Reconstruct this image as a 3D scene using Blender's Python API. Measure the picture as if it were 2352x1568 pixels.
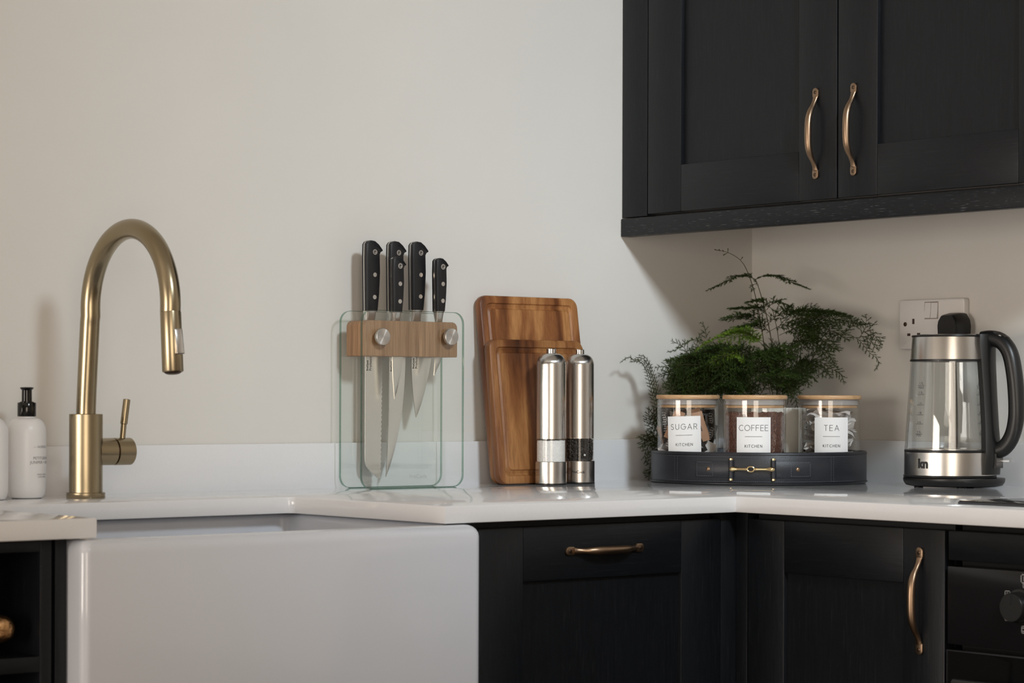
import bpy, bmesh, math, random
from math import sin, cos, pi, radians as R, sqrt, atan2
from mathutils import Vector, Matrix
random.seed(7)
for o in list(bpy.data.objects): bpy.data.objects.remove(o)
SC = bpy.context.scene
COL = SC.collection

# ------------------------------------------------------------------ camera
F_PX, CX, CY, CZ, YAW, HY, ROLL = 5490.97, -3.20446, -3.18506, 0.14831, 0.68853, 909.95, 0.00287
cam = bpy.data.cameras.new('camera'); cam_o = bpy.data.objects.new('camera', cam); COL.objects.link(cam_o)
cam.sensor_width = 36.0; cam.lens = F_PX / 2352 * 36.0
cam.shift_y = (HY - 784) / 2352
cam.clip_start = 0.05
cam_o.matrix_world = Matrix.Translation((CX, CY, CZ)) @ Matrix.Rotation(-YAW, 4, 'Z') @ Matrix.Rotation(pi/2, 4, 'X') @ Matrix.Rotation(ROLL, 4, 'Z')
cam.dof.use_dof = True; cam.dof.focus_distance = 4.0; cam.dof.aperture_fstop = 11.0
SC.camera = cam_o

# ------------------------------------------------------------------ light
world = bpy.data.worlds.new('world'); SC.world = world; world.use_nodes = True
world.node_tree.nodes['Background'].inputs[0].default_value = (0.8, 0.85, 0.9, 1)
world.node_tree.nodes['Background'].inputs[1].default_value = 0.3
def area(name, loc, target, size, power, color, shape='DISK', size_y=None):
    l = bpy.data.lights.new(name, 'AREA'); l.energy = power; l.color = color; l.shape = shape; l.size = size
    if size_y: l.size_y = size_y
    o = bpy.data.objects.new(name, l); COL.objects.link(o); o.location = loc
    o.rotation_euler = (Vector(target) - Vector(loc)).to_track_quat('-Z', 'Y').to_euler()
    return o
key = area('key_softbox', (-1.6, -3.45, 1.85), (-0.22, 0, 0.38), 0.44, 8.3, (0.83, 0.93, 1.0)); key.data.spread = R(54)
area('side_fill_light', (-6.4, -1.0, 0.1), (0, -0.9, 0.1), 1.9, 88, (1.0, 0.90, 0.81), 'RECTANGLE', 1.4)  # added soft fill from the left; no window is built there
area('rear_fill_light', (-3.4, -4.86, 0.3), (-1.0, 0, 0.1), 3.2, 88, (1.0, 0.855, 0.70), 'RECTANGLE', 1.9)  # broad warm fill added behind the camera, made large to soften highlights
vs = SC.view_settings
vs.view_transform = 'Standard'; vs.look = 'None'; vs.gamma = 1.0; vs.exposure = 0.0; vs.use_curve_mapping = False

# ------------------------------------------------------------------ pixel -> place (distance from a plane or a depth)
SY, CYW = sin(YAW), cos(YAW)
def ray(px, py):
    a, b = px - 1176, py - HY
    c, s = cos(ROLL), sin(ROLL)
    u, v = c*a + s*b, -s*a + c*b
    return Vector((SY*F_PX + u*CYW, CYW*F_PX - u*SY, -v)) / F_PX
CAM = Vector((CX, CY, CZ))
def W(px, py, axis, val):
    d = ray(px, py); return CAM + d * ((val - CAM[axis]) / d[axis])
def D(px, py, depth): return CAM + ray(px, py) * depth
def face_cam(p): return atan2(CX - p[0], -(CY - p[1]))

# ------------------------------------------------------------------ mesh helpers
class MB:
    def __init__(s): s.v = []; s.f = []; s.m = []; s.mi = 0
    def add(s, vs, fs):
        b = len(s.v); s.v += [tuple(p) for p in vs]
        for f in fs: s.f.append([i + b for i in f]); s.m.append(s.mi)
        return s
    def box(s, x0, x1, y0, y1, z0, z1):
        return s.add([(x0,y0,z0),(x1,y0,z0),(x1,y1,z0),(x0,y1,z0),(x0,y0,z1),(x1,y0,z1),(x1,y1,z1),(x0,y1,z1)],
                     [(3,2,1,0),(4,5,6,7),(0,1,5,4),(1,2,6,5),(2,3,7,6),(3,0,4,7)])
    def bbox(s, x0, x1, y0, y1, z0, z1, b=0.002, seg=2):
        bm = bmesh.new(); bmesh.ops.create_cube(bm, size=1.0)
        for v in bm.verts:
            v.co = Vector((x0 if v.co.x < 0 else x1, y0 if v.co.y < 0 else y1, z0 if v.co.z < 0 else z1))
        bmesh.ops.bevel(bm, geom=bm.edges[:], offset=b, segments=seg, profile=0.5, affect='EDGES')
        bm.verts.index_update()
        s.add([v.co[:] for v in bm.verts], [[v.index for v in f.verts] for f in bm.faces]); bm.free(); return s
    def loft(s, loops, cap0=True, cap1=True, closed=True):
        n = len(loops[0]); vs = [p for l in loops for p in l]; fs = []
        for k in range(len(loops) - 1):
            for i in range(n if closed else n - 1):
                j = (i + 1) % n; a = k*n
                fs.append((a+i, a+j, a+n+j, a+n+i))
        if cap0: fs.append(tuple(reversed(range(n))))
        if cap1: fs.append(tuple((len(loops)-1)*n + i for i in range(n)))
        return s.add(vs, fs)
    def lathe(s, prof, seg=32, c=(0,0,0), M=None, cap0=True, cap1=True):
        M = M or Matrix()
        loops = [[M @ Vector((c[0] + r*cos(2*pi*i/seg), c[1] + r*sin(2*pi*i/seg), c[2] + z)) for i in range(seg)] for r, z in prof]
        return s.loft(loops, cap0, cap1)
    def prism(s, out, t0, t1, M=None, b=0.0):
        # outline in (x,z), thickness along y from t0 to t1; optional chamfer
        M = M or Matrix(); n = len(out)
        cx = sum(p[0] for p in out)/n; cz = sum(p[1] for p in out)/n
        def ins(d):
            r = []
            for i in range(n):
                p0, p, p1 = Vector(out[i-1]), Vector(out[i]), Vector(out[(i+1) % n])
                e0, e1 = (p - p0), (p1 - p)
                if e0.length < 1e-9: e0 = e1
                if e1.length < 1e-9: e1 = e0
                e0, e1 = e0.normalized(), e1.normalized()
                nn = Vector((-e0.y - e1.y, e0.x + e1.x))
                if nn.length < 1e-6: nn = Vector((-e0.y, e0.x))
                nn.normalize(); k = max(0.5, nn.dot(Vector((-e0.y, e0.x))))
                q = p + nn * (d / k); r.append((q.x, q.y))
            return r
        if b > 0:
            L = [(ins(b), t0), (ins(b*0.3), t0 + b*0.3), (out, t0 + b), (out, t1 - b), (ins(b*0.3), t1 - b*0.3), (ins(b), t1)]
        else: L = [(out, t0), (out, t1)]
        loops = [[M @ Vector((p[0], t, p[1])) for p in o] for o, t in L]
        return s.loft(loops)
    def sweep(s, path, ra, rb=None, ref=(0,0,1), seg=14, cap=True):
        path = [Vector(p) for p in path]; n = len(path); ref = Vector(ref); loops = []
        if not isinstance(ra, (list, tuple)): ra = [ra]*n
        if rb is None: rb = ra
        if not isinstance(rb, (list, tuple)): rb = [rb]*n
        for i, p in enumerate(path):
            t = (path[min(i+1, n-1)] - path[max(i-1, 0)]).normalized()
            b = t.cross(ref)
            if b.length < 1e-5: b = t.cross(Vector((0.3, 1, 0.2)))
            b.normalize(); nn = b.cross(t)
            loops.append([p + nn*(ra[i]*cos(2*pi*k/seg)) + b*(rb[i]*sin(2*pi*k/seg)) for k in range(seg)])
        return s.loft(loops, cap, cap)
    def mesh(s, name, angle=38, smooth=True):
        me = bpy.data.meshes.new(name); me.from_pydata(s.v, [], s.f)
        bm = bmesh.new(); bm.from_mesh(me); bmesh.ops.recalc_face_normals(bm, faces=bm.faces[:]); bm.to_mesh(me); bm.free()
        me.polygons.foreach_set('material_index', s.m)
        if smooth:
            me.polygons.foreach_set('use_smooth', [True]*len(me.polygons)); me.set_sharp_from_angle(angle=R(angle))
        me.update(); return me

def link(name, me, mats, parent=None, loc=None, rotz=None):
    o = bpy.data.objects.new(name, me)
    for m in (mats if isinstance(mats, (list, tuple)) else [mats]):
        if len(me.materials) < (len(mats) if isinstance(mats, (list, tuple)) else 1): me.materials.append(m)
    COL.objects.link(o)
    if parent: o.parent = parent
    if loc is not None: o.location = loc
    if rotz is not None: o.rotation_euler = (0, 0, rotz)
    return o
def obj(name, mb, mats, parent=None, loc=None, rotz=None, angle=38, smooth=True):
    return link(name, mb.mesh(name, angle, smooth), mats, parent, loc, rotz)
def thing(name, label, cat, loc=(0,0,0), rotz=0, group=None):
    o = bpy.data.objects.new(name, None); COL.objects.link(o); o.empty_display_size = 0.05
    o.location = loc; o.rotation_euler = (0, 0, rotz)
    return tag(o, label, cat, group)
def tag(o, label, cat, group=None):
    o['label'] = label; o['category'] = cat
    if group: o['group'] = group
    return o
def structure(name, mb, m):
    o = obj(name, mb, m); o['kind'] = 'structure'; return o
def rrect(x0, x1, z0, z1, r, n=6):
    r4 = r if isinstance(r, (list, tuple)) else [r]*4; out = []
    for (cx, cz, a, rr) in ((x1, z0, -90, r4[1]), (x1, z1, 0, r4[2]), (x0, z1, 90, r4[3]), (x0, z0, 180, r4[0])):
        sx = -1 if cx == x1 else 1; sz = 1 if cz == z0 else -1
        if rr <= 0: out.append((cx, cz)); continue
        for i in range(n + 1):
            t = R(a + 90*i/n); out.append((cx + sx*rr + rr*cos(t), cz + sz*rr + rr*sin(t)))
    return out
def smooth_path(pts, n=8):
    P = [Vector(p) for p in pts]; out = []
    for i in range(len(P) - 1):
        p0, p1, p2, p3 = P[max(i-1, 0)], P[i], P[i+1], P[min(i+2, len(P)-1)]
        for k in range(n):
            t = k/n
            out.append(0.5*((2*p1) + (p2-p0)*t + (2*p0-5*p1+4*p2-p3)*t*t + (3*p1-p0-3*p2+p3)*t**3))
    out.append(P[-1]); return out
def text_mb(body, size, align='CENTER', bold=0.0, mirror=False):
    cu = bpy.data.curves.new('t', 'FONT'); cu.body = body; cu.size = size; cu.align_x = align; cu.offset = bold; cu.resolution_u = 3
    o = bpy.data.objects.new('t', cu); COL.objects.link(o)
    dg = bpy.context.evaluated_depsgraph_get(); me = bpy.data.meshes.new_from_object(o.evaluated_get(dg))
    mb = MB(); mb.add([(v.co.x, 0, v.co.y) for v in me.vertices], [list(p.vertices) for p in me.polygons])
    bpy.data.objects.remove(o); bpy.data.curves.remove(cu); bpy.data.meshes.remove(me); return mb
def moved(mb, fn):
    mb.v = [tuple(fn(*v)) for v in mb.v]; return mb
# thin-stroke capitals for the jar labels, unit height
def arc(cx, cz, rx, rz, a0, a1, n=14): return [(cx + rx*cos(R(a0 + (a1-a0)*i/n)), cz + rz*sin(R(a0 + (a1-a0)*i/n))) for i in range(n+1)]
GLYPH = {
 'S': (0.56, [arc(.28,.74,.24,.24,35,270) + arc(.28,.255,.26,.255,90,-150)[1:]]),
 'U': (0.66, [[(0,1),(0,.34)] + arc(.33,.34,.33,.34,180,360) + [(.66,1)]]),
 'G': (0.84, [arc(.45,.5,.45,.5,42,360) , [(.5,.5),(.9,.5)]]),
 'A': (0.78, [[(0,0),(.39,1),(.78,0)], [(.14,.33),(.64,.33)]]),
 'R': (0.60, [[(0,0),(0,1),(.3,1)] + arc(.3,.74,.26,.26,90,-90)[1:] + [(0,.48)], [(.3,.48),(.6,0)]]),
 'C': (0.80, [arc(.48,.5,.48,.5,48,312)]),
 'O': (0.98, [arc(.49,.5,.49,.5,0,360,24)]),
 'F': (0.54, [[(0,0),(0,1),(.54,1)], [(0,.52),(.48,.52)]]),
 'E': (0.56, [[(.56,1),(0,1),(0,0),(.56,0)], [(0,.52),(.5,.52)]]),
 'T': (0.64, [[(0,1),(.64,1)], [(.32,1),(.32,0)]]),
 'K': (0.60, [[(0,0),(0,1)], [(.58,1),(0,.42)], [(.2,.6),(.6,0)]]),
 'I': (0.0, [[(0,0),(0,1)]]),
 'H': (0.66, [[(0,0),(0,1)], [(.66,0),(.66,1)], [(0,.52),(.66,.52)]]),
 'N': (0.68, [[(0,0),(0,1),(.68,0),(.68,1)]]),
}
def stroke_text(mb, word, h, w, gap, cz):
    tot = sum(GLYPH[c][0]*h for c in word) + gap*(len(word)-1); x = -tot/2
    for c in word:
        for st in GLYPH[c][1]:
            P = [Vector((x + a*h, cz + b*h)) for a, b in st]
            for i in range(len(P)-1):
                d = (P[i+1]-P[i]); n = Vector((-d.y, d.x)).normalized()*w/2; e = d.normalized()*w*0.3
                q = [P[i]-e+n, P[i]-e-n, P[i+1]+e-n, P[i+1]+e+n]
                mb.add([(v.x, 0, v.y) for v in q], [(0,1,2,3)])
        x += GLYPH[c][0]*h + gap
    return mb

# ------------------------------------------------------------------ materials
def nmat(name):
    m = bpy.data.materials.new(name); m.use_nodes = True; nt = m.node_tree
    return m, nt, nt.nodes['Principled BSDF']
def pm(name, col, rough=0.5, metal=0.0, spec=0.5, aniso=0.0, coat=0.0, bump=None, trans=0.0, ior=1.45, sss=0.0, axis='Z'):
    m, nt, b = nmat(name)
    b.inputs['Base Color'].default_value = (*col, 1); b.inputs['Roughness'].default_value = rough; b.inputs['Metallic'].default_value = metal
    b.inputs['Specular IOR Level'].default_value = spec; b.inputs['Coat Weight'].default_value = coat; b.inputs['Coat Roughness'].default_value = 0.1
    b.inputs['Transmission Weight'].default_value = trans; b.inputs['IOR'].default_value = ior
    if sss: b.inputs['Subsurface Weight'].default_value = sss; b.inputs['Subsurface Radius'].default_value = (0.01,)*3; b.inputs['Subsurface Scale'].default_value = 0.5
    if aniso:
        b.inputs['Anisotropic'].default_value = aniso
        t = nt.nodes.new('ShaderNodeTangent'); t.direction_type = 'RADIAL'; t.axis = axis; nt.links.new(t.outputs[0], b.inputs['Tangent'])
    if bump:
        noise_bump(nt, b, *bump)
    return m
def coords(nt, scale=(1,1,1), kind='Object', rot=(0,0,0)):
    tc = nt.nodes.new('ShaderNodeTexCoord'); mp = nt.nodes.new('ShaderNodeMapping')
    mp.inputs['Scale'].default_value = scale; mp.inputs['Rotation'].default_value = rot
    nt.links.new(tc.outputs[kind], mp.inputs[0]); return mp.outputs[0]
def noise(nt, vec, scale=1.0, detail=3.0, rough=0.5, dist=0.0):
    n = nt.nodes.new('ShaderNodeTexNoise'); n.inputs['Scale'].default_value = scale; n.inputs['Detail'].default_value = detail
    n.inputs['Roughness'].default_value = rough; n.inputs['Distortion'].default_value = dist
    nt.links.new(vec, n.inputs['Vector']); return n.outputs['Fac']
def ramp(nt, fac, stops):
    r = nt.nodes.new('ShaderNodeValToRGB'); e = r.color_ramp.elements
    while len(e) < len(stops): e.new(0.5)
    for i, (p, c) in enumerate(stops): e[i].position = p; e[i].color = (*c, 1) if len(c) == 3 else c
    nt.links.new(fac, r.inputs[0]); return r.outputs[0]
def mixc(nt, fac, a, b, mode='MIX'):
    n = nt.nodes.new('ShaderNodeMix'); n.data_type = 'RGBA'; n.blend_type = mode
    for s, v in ((n.inputs[0], fac), (n.inputs[6], a), (n.inputs[7], b)):
        if isinstance(v, (int, float)): s.default_value = v
        elif isinstance(v, tuple): s.default_value = (*v, 1)
        else: nt.links.new(v, s)
    return n.outputs[2]
def add_bump(nt, b, h, strength, dist):
    bp = nt.nodes.new('ShaderNodeBump'); bp.inputs['Strength'].default_value = strength; bp.inputs['Distance'].default_value = dist
    nt.links.new(h, bp.inputs['Height']); nt.links.new(bp.outputs[0], b.inputs['Normal'])
def noise_bump(nt, b, scale, strength, dist, vec=(1,1,1)):
    add_bump(nt, b, noise(nt, coords(nt, vec), scale), strength, dist)

def wall_mat():
    m, nt, b = nmat('warm white wall paint')
    v = coords(nt); c = ramp(nt, noise(nt, v, 2.2, 4, 0.6), [(0.3, (0.655, 0.632, 0.595)), (0.7, (0.685, 0.663, 0.625))])
    nt.links.new(c, b.inputs['Base Color']); b.inputs['Roughness'].default_value = 0.62; b.inputs['Specular IOR Level'].default_value = 0.3
    add_bump(nt, b, noise(nt, v, 260, 2), 0.06, 0.0006); return m
def quartz_mat():
    m, nt, b = nmat('white quartz')
    v = coords(nt); c = ramp(nt, noise(nt, v, 420, 2), [(0.3, (0.735, 0.735, 0.745)), (0.6, (0.75, 0.75, 0.76))])
    nt.links.new(c, b.inputs['Base Color']); b.inputs['Roughness'].default_value = 0.035; b.inputs['Specular IOR Level'].default_value = 0.55; return m
def paint_mat(name, vec, streak=0.0, col=(0.0044, 0.0054, 0.0072), thr=0.62):
    m, nt, b = nmat(name)
    v = coords(nt, vec)
    g = noise(nt, v, 1.0, 4, 0.65, 0.3)
    c = ramp(nt, g, [(0.35, tuple(x*0.8 for x in col)), (0.7, tuple(x*1.25 for x in col))])
    if streak:
        k = noise(nt, v, 1.6, 2, 0.5, 0.6)
        s = ramp(nt, k, [(thr, (0, 0, 0)), (thr + 0.06, (1, 1, 1))])
        sm = nt.nodes.new('ShaderNodeMath'); sm.operation = 'MULTIPLY'; sm.inputs[1].default_value = streak; nt.links.new(s, sm.inputs[0])
        c = mixc(nt, sm.outputs[0], c, (0.10, 0.105, 0.11))
    nt.links.new(c, b.inputs['Base Color'])
    b.inputs['Roughness'].default_value = 0.40; b.inputs['Specular IOR Level'].default_value = 0.28
    add_bump(nt, b, g, 0.22, 0.0008); return m
def wood_mat(name, stops, bands=(26, 26, 1.2), fine=(420, 420, 14), rough=0.42, fine_amt=0.35, warp=0.6, seed=0.0):
    m, nt, b = nmat(name)
    tc = nt.nodes.new('ShaderNodeTexCoord'); mp = nt.nodes.new('ShaderNodeMapping'); mp.inputs['Scale'].default_value = bands
    mp.inputs['Location'].default_value = (seed, seed*0.7, seed*0.3); nt.links.new(tc.outputs['Object'], mp.inputs[0])
    c = ramp(nt, noise(nt, mp.outputs[0], 1.0, 3, 0.55, warp), stops)
    f = noise(nt, coords(nt, fine), 1.0, 3, 0.6, 0.4)
    d = ramp(nt, f, [(0.35, (0.62, 0.56, 0.5)), (0.6, (1, 1, 1))])
    c2 = mixc(nt, fine_amt, c, d, 'MULTIPLY')
    nt.links.new(c2, b.inputs['Base Color']); b.inputs['Roughness'].default_value = rough; b.inputs['Specular IOR Level'].default_value = 0.4
    add_bump(nt, b, f, 0.12, 0.0005); return m
def glass_mat(name, tint=(1, 1, 1), ior=1.5, rough=0.0, gain=1.0):
    # clear sheet: straight-through transmission with a Fresnel reflection
    m = bpy.data.materials.new(name); m.use_nodes = True; nt = m.node_tree
    for n in list(nt.nodes): nt.nodes.remove(n)
    o = nt.nodes.new('ShaderNodeOutputMaterial'); t = nt.nodes.new('ShaderNodeBsdfTransparent'); t.inputs[0].default_value = (*tint, 1)
    g = nt.nodes.new('ShaderNodeBsdfGlossy'); g.inputs['Roughness'].default_value = rough; g.inputs[0].default_value = (1, 1, 1, 1)
    f0 = ((ior - 1)/(ior + 1))**2
    geo = nt.nodes.new('ShaderNodeNewGeometry'); dt = nt.nodes.new('ShaderNodeVectorMath'); dt.operation = 'DOT_PRODUCT'
    nt.links.new(geo.outputs['Normal'], dt.inputs[0]); nt.links.new(geo.outputs['Incoming'], dt.inputs[1])
    def mth(op, a_, b_=None):
        n = nt.nodes.new('ShaderNodeMath'); n.operation = op; n.use_clamp = op in ('MULTIPLY', 'MULTIPLY_ADD')
        for i, v in enumerate((a_, b_)):
            if v is None: continue
            if isinstance(v, (int, float)): n.inputs[i].default_value = v
            else: nt.links.new(v, n.inputs[i])
        return n
    one = mth('SUBTRACT', 1.0, mth('ABSOLUTE', dt.outputs['Value']).outputs[0])
    p5 = mth('POWER', one.outputs[0], 5.0); sc = mth('MULTIPLY', p5.outputs[0], 1 - f0); fr = mth('ADD', sc.outputs[0], f0); mu = mth('MULTIPLY', fr.outputs[0], gain)
    mx = nt.nodes.new('ShaderNodeMixShader'); nt.links.new(mu.outputs[0], mx.inputs[0])
    nt.links.new(t.outputs[0], mx.inputs[1]); nt.links.new(g.outputs[0], mx.inputs[2]); nt.links.new(mx.outputs[0], o.inputs[0])
    return m
def grain_mat(name, stops, scale, rough=0.8, bump=0.6, dist=0.002):
    m, nt, b = nmat(name); vn = nt.nodes.new('ShaderNodeTexVoronoi'); vn.inputs['Scale'].default_value = scale
    nt.links.new(coords(nt), vn.inputs['Vector'])
    sep = nt.nodes.new('ShaderNodeSeparateColor'); nt.links.new(vn.outputs['Color'], sep.inputs[0])
    nt.links.new(ramp(nt, sep.outputs[0], stops), b.inputs['Base Color']); b.inputs['Roughness'].default_value = rough
    add_bump(nt, b, vn.outputs['Distance'], bump, dist); return m
def leaf_mat(name, a, b_):
    m, nt, b = nmat(name)
    c = ramp(nt, noise(nt, coords(nt), 30, 2), [(0.35, a), (0.65, b_)]); nt.links.new(c, b.inputs['Base Color'])
    b.inputs['Roughness'].default_value = 0.5; b.inputs['Specular IOR Level'].default_value = 0.3
    tr = nt.nodes.new('ShaderNodeBsdfTranslucent'); nt.links.new(c, tr.inputs[0]); mx = nt.nodes.new('ShaderNodeMixShader'); mx.inputs[0].default_value = 0.25
    out = nt.nodes['Material Output']; nt.links.new(b.outputs[0], mx.inputs[1]); nt.links.new(tr.outputs[0], mx.inputs[2]); nt.links.new(mx.outputs[0], out.inputs[0])
    return m
M = {}
M['wall'] = wall_mat(); M['quartz'] = quartz_mat()
M['ceiling'] = pm('ceiling paint', (0.72, 0.71, 0.69), 0.7, bump=(200, 0.05, 0.001))
M['floor'] = wood_mat('dark timber floor', [(0.3, (0.10, 0.07, 0.05)), (0.7, (0.17, 0.125, 0.09))], (1.2, 14, 1), (20, 300, 20))
M['paint_v'] = paint_mat('dark painted oak vertical grain', (230, 230, 14), 0.045)
M['paint_h'] = paint_mat('dark painted oak horizontal grain', (14, 14, 260), 0.045)
M['pelmet'] = paint_mat('dark open-grain painted oak', (30, 30, 520), 0.6, thr=0.635)
M['carcass'] = pm('dark cabinet carcass', (0.005, 0.0055, 0.0065), 0.5, bump=(120, 0.05, 0.001))
M['black_void'] = pm('unlit matt interior', (0.004, 0.004, 0.004), 0.8, bump=(60, 0.05, 0.001))
M['ceramic'] = pm('glazed white fireclay', (0.625, 0.650, 0.705), 0.12, coat=0.3, bump=(14, 0.03, 0.002))
M['brass'] = pm('brushed brass', (0.350, 0.290, 0.190), 0.27, 1.0, aniso=0.55, bump=(300, 0.02, 0.0004))
M['brass_plain'] = pm('brushed brass spout', (0.350, 0.290, 0.190), 0.27, 1.0, bump=(300, 0.02, 0.0004))
M['aged_brass'] = pm('aged brass', (0.275, 0.190, 0.127), 0.34, 1.0, bump=(160, 0.06, 0.0005))
M['aged_dark'] = pm('dark brass screw', (0.10, 0.065, 0.045), 0.4, 1.0, bump=(160, 0.06, 0.0005))
M['gold'] = pm('polished pale brass', (0.78, 0.60, 0.33), 0.2, 1.0, bump=(120, 0.03, 0.0005))
M['steel'] = pm('brushed steel', (0.56, 0.545, 0.525), 0.20, 1.0, aniso=0.8, bump=(400, 0.02, 0.0003))
M['steel_plain'] = pm('satin steel', (0.62, 0.60, 0.575), 0.26, 1.0, bump=(400, 0.02, 0.0003))
M['steel_disc'] = pm('turned steel', (0.62, 0.60, 0.575), 0.3, 1.0, aniso=0.9, axis='Y', bump=(400, 0.02, 0.0003))
M['blade'] = pm('polished blade steel', (0.74, 0.72, 0.69), 0.26, 1.0, bump=(300, 0.02, 0.0003))
M['chrome'] = pm('chrome', (0.75, 0.75, 0.76), 0.06, 1.0, bump=(300, 0.01, 0.0002))
M['black_plastic'] = pm('satin black plastic', (0.008, 0.008, 0.008), 0.35, bump=(900, 0.06, 0.0003))
M['black_gloss'] = pm('gloss black plastic', (0.006, 0.006, 0.006), 0.12, bump=(40, 0.02, 0.0005))
M['knife_handle'] = pm('black moulded handle', (0.010, 0.010, 0.011), 0.38, bump=(700, 0.05, 0.0003))
M['white_plastic'] = pm('white plastic', (0.72, 0.69, 0.67), 0.3, bump=(300, 0.02, 0.0003))
M['bottle'] = pm('translucent white bottle', (0.78, 0.77, 0.765), 0.34, sss=0.2, bump=(100, 0.02, 0.0005))
M['dark_slot'] = pm('dark socket opening', (0.05, 0.03, 0.025), 0.6, bump=(100, 0.02, 0.0005))
M['gap_shadow'] = pm('shaded plastic recess', (0.28, 0.24, 0.22), 0.5, bump=(100, 0.02, 0.0005))  # shade of the rocker gap put into the colour
M['ink'] = pm('black print', (0.025, 0.025, 0.025), 0.6, bump=(100, 0.02, 0.0002))
M['grey_ink'] = pm('grey print', (0.22, 0.22, 0.22), 0.6, bump=(100, 0.02, 0.0002))
M['white_ink'] = pm('white print', (0.62, 0.62, 0.62), 0.6, bump=(100, 0.02, 0.0002))
M['frost'] = pm('etched glass mark', (0.42, 0.44, 0.43), 0.7, bump=(100, 0.02, 0.0002))
M['card'] = pm('white label card', (0.80, 0.80, 0.80), 0.55, bump=(500, 0.03, 0.0003))
M['pane'] = glass_mat('greenish clear glass', (0.985, 0.996, 0.990))
M['pane_edge'] = glass_mat('green glass edge', (0.34, 0.50, 0.42), gain=1.6)
M['jar_glass'] = glass_mat('clear jar glass', (0.97, 0.97, 0.965), gain=1.1)
M['kettle_glass'] = glass_mat('clear kettle glass', (0.95, 0.965, 0.97), gain=1.3)
M['acrylic'] = glass_mat('clear acrylic', (0.95, 0.95, 0.94))
M['silicone'] = pm('frosted silicone seal', (0.62, 0.58, 0.56), 0.4, trans=0.35, bump=(200, 0.02, 0.0003))
M['oak'] = wood_mat('light oak', [(0.3, (0.24, 0.125, 0.060)), (0.7, (0.40, 0.235, 0.125))], (110, 110, 4), (620, 620, 18), 0.5, 0.7)
ac = [(0.26, (0.040, 0.013, 0.006)), (0.40, (0.15, 0.052, 0.018)), (0.50, (0.27, 0.105, 0.036)), (0.62, (0.47, 0.225, 0.082)), (0.74, (0.20, 0.07, 0.024))]
M['acacia'] = wood_mat('oiled acacia', ac, (21, 21, 0.8), (380, 380, 12), 0.38, 0.5, 0.35, 3.1)
M['acacia_b'] = wood_mat('oiled acacia darker', [(p, tuple(x*0.8 for x in c)) for p, c in ac], (21, 21, 0.7), (380, 380, 12), 0.38, 0.5, 0.3, 8.4)
M['bamboo'] = wood_mat('bamboo', [(0.3, (0.47, 0.27, 0.13)), (0.7, (0.62, 0.40, 0.22))], (40, 40, 200), (60, 60, 500), 0.45, 0.3)
M['leather'] = pm('navy black leather', (0.016, 0.018, 0.024), 0.42, bump=(520, 0.35, 0.0006))
M['leather_edge'] = pm('dark leather piping', (0.010, 0.011, 0.014), 0.4, bump=(520, 0.3, 0.0005))
M['thread'] = pm('navy thread', (0.085, 0.09, 0.105), 0.7, bump=(500, 0.1, 0.0003))
M['coffee'] = grain_mat('ground coffee', [(0.0, (0.045, 0.014, 0.008)), (0.5, (0.10, 0.036, 0.020)), (1.0, (0.19, 0.078, 0.046))], 620)
M['salt'] = grain_mat('coarse salt', [(0.0, (0.82, 0.81, 0.80)), (1.0, (0.93, 0.93, 0.92))], 700, 0.5)
M['pepper'] = grain_mat('black peppercorn', [(0.0, (0.010, 0.008, 0.007)), (1.0, (0.04, 0.032, 0.026))], 300, 0.6)
M['sachet_black'] = pm('black paper sachet', (0.012, 0.011, 0.011), 0.35, bump=(90, 0.2, 0.002))
M['sachet_brown'] = pm('kraft paper sachet', (0.44, 0.25, 0.15), 0.55, bump=(90, 0.2, 0.002))
M['sachet_white'] = pm('white paper sachet', (0.70, 0.68, 0.66), 0.5, bump=(90, 0.2, 0.002))
M['teabag'] = pm('white tea bag paper', (0.72, 0.69, 0.67), 0.7, sss=0.0, bump=(160, 0.35, 0.002))
M['pot'] = pm('off white glazed pot', (0.66, 0.65, 0.60), 0.3, bump=(30, 0.05, 0.002))
M['soil'] = grain_mat('dark potting soil', [(0.0, (0.015, 0.01, 0.007)), (1.0, (0.05, 0.035, 0.025))], 260)
M['fern'] = leaf_mat('dark green fern', (0.022, 0.045, 0.008), (0.05, 0.092, 0.016))
M['fern_lit'] = leaf_mat('green fern with painted light', (0.095, 0.17, 0.014), (0.17, 0.28, 0.03))  # brighter copy of the fern green, light painted into the colour
M['stem'] = pm('green brown stem', (0.05, 0.045, 0.016), 0.5, bump=(300, 0.1, 0.0005))
M['hob'] = pm('black ceramic glass', (0.012, 0.012, 0.013), 0.06, bump=(60, 0.01, 0.0003))
M['hob_trim'] = pm('dark steel trim', (0.10, 0.10, 0.11), 0.35, 1.0, bump=(300, 0.02, 0.0003))
M['oven'] = pm('black enamel', (0.008, 0.008, 0.009), 0.18, bump=(60, 0.02, 0.0004))
M['oven_glass'] = pm('black oven glass', (0.004, 0.004, 0.004), 0.05, bump=(60, 0.01, 0.0003))
M['foil'] = pm('crinkled gold foil', (0.62, 0.36, 0.17), 0.3, 1.0, bump=(90, 0.7, 0.004))
M['wine_glass'] = pm('dark green bottle glass', (0.006, 0.010, 0.006), 0.08, bump=(40, 0.02, 0.0005))

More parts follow.
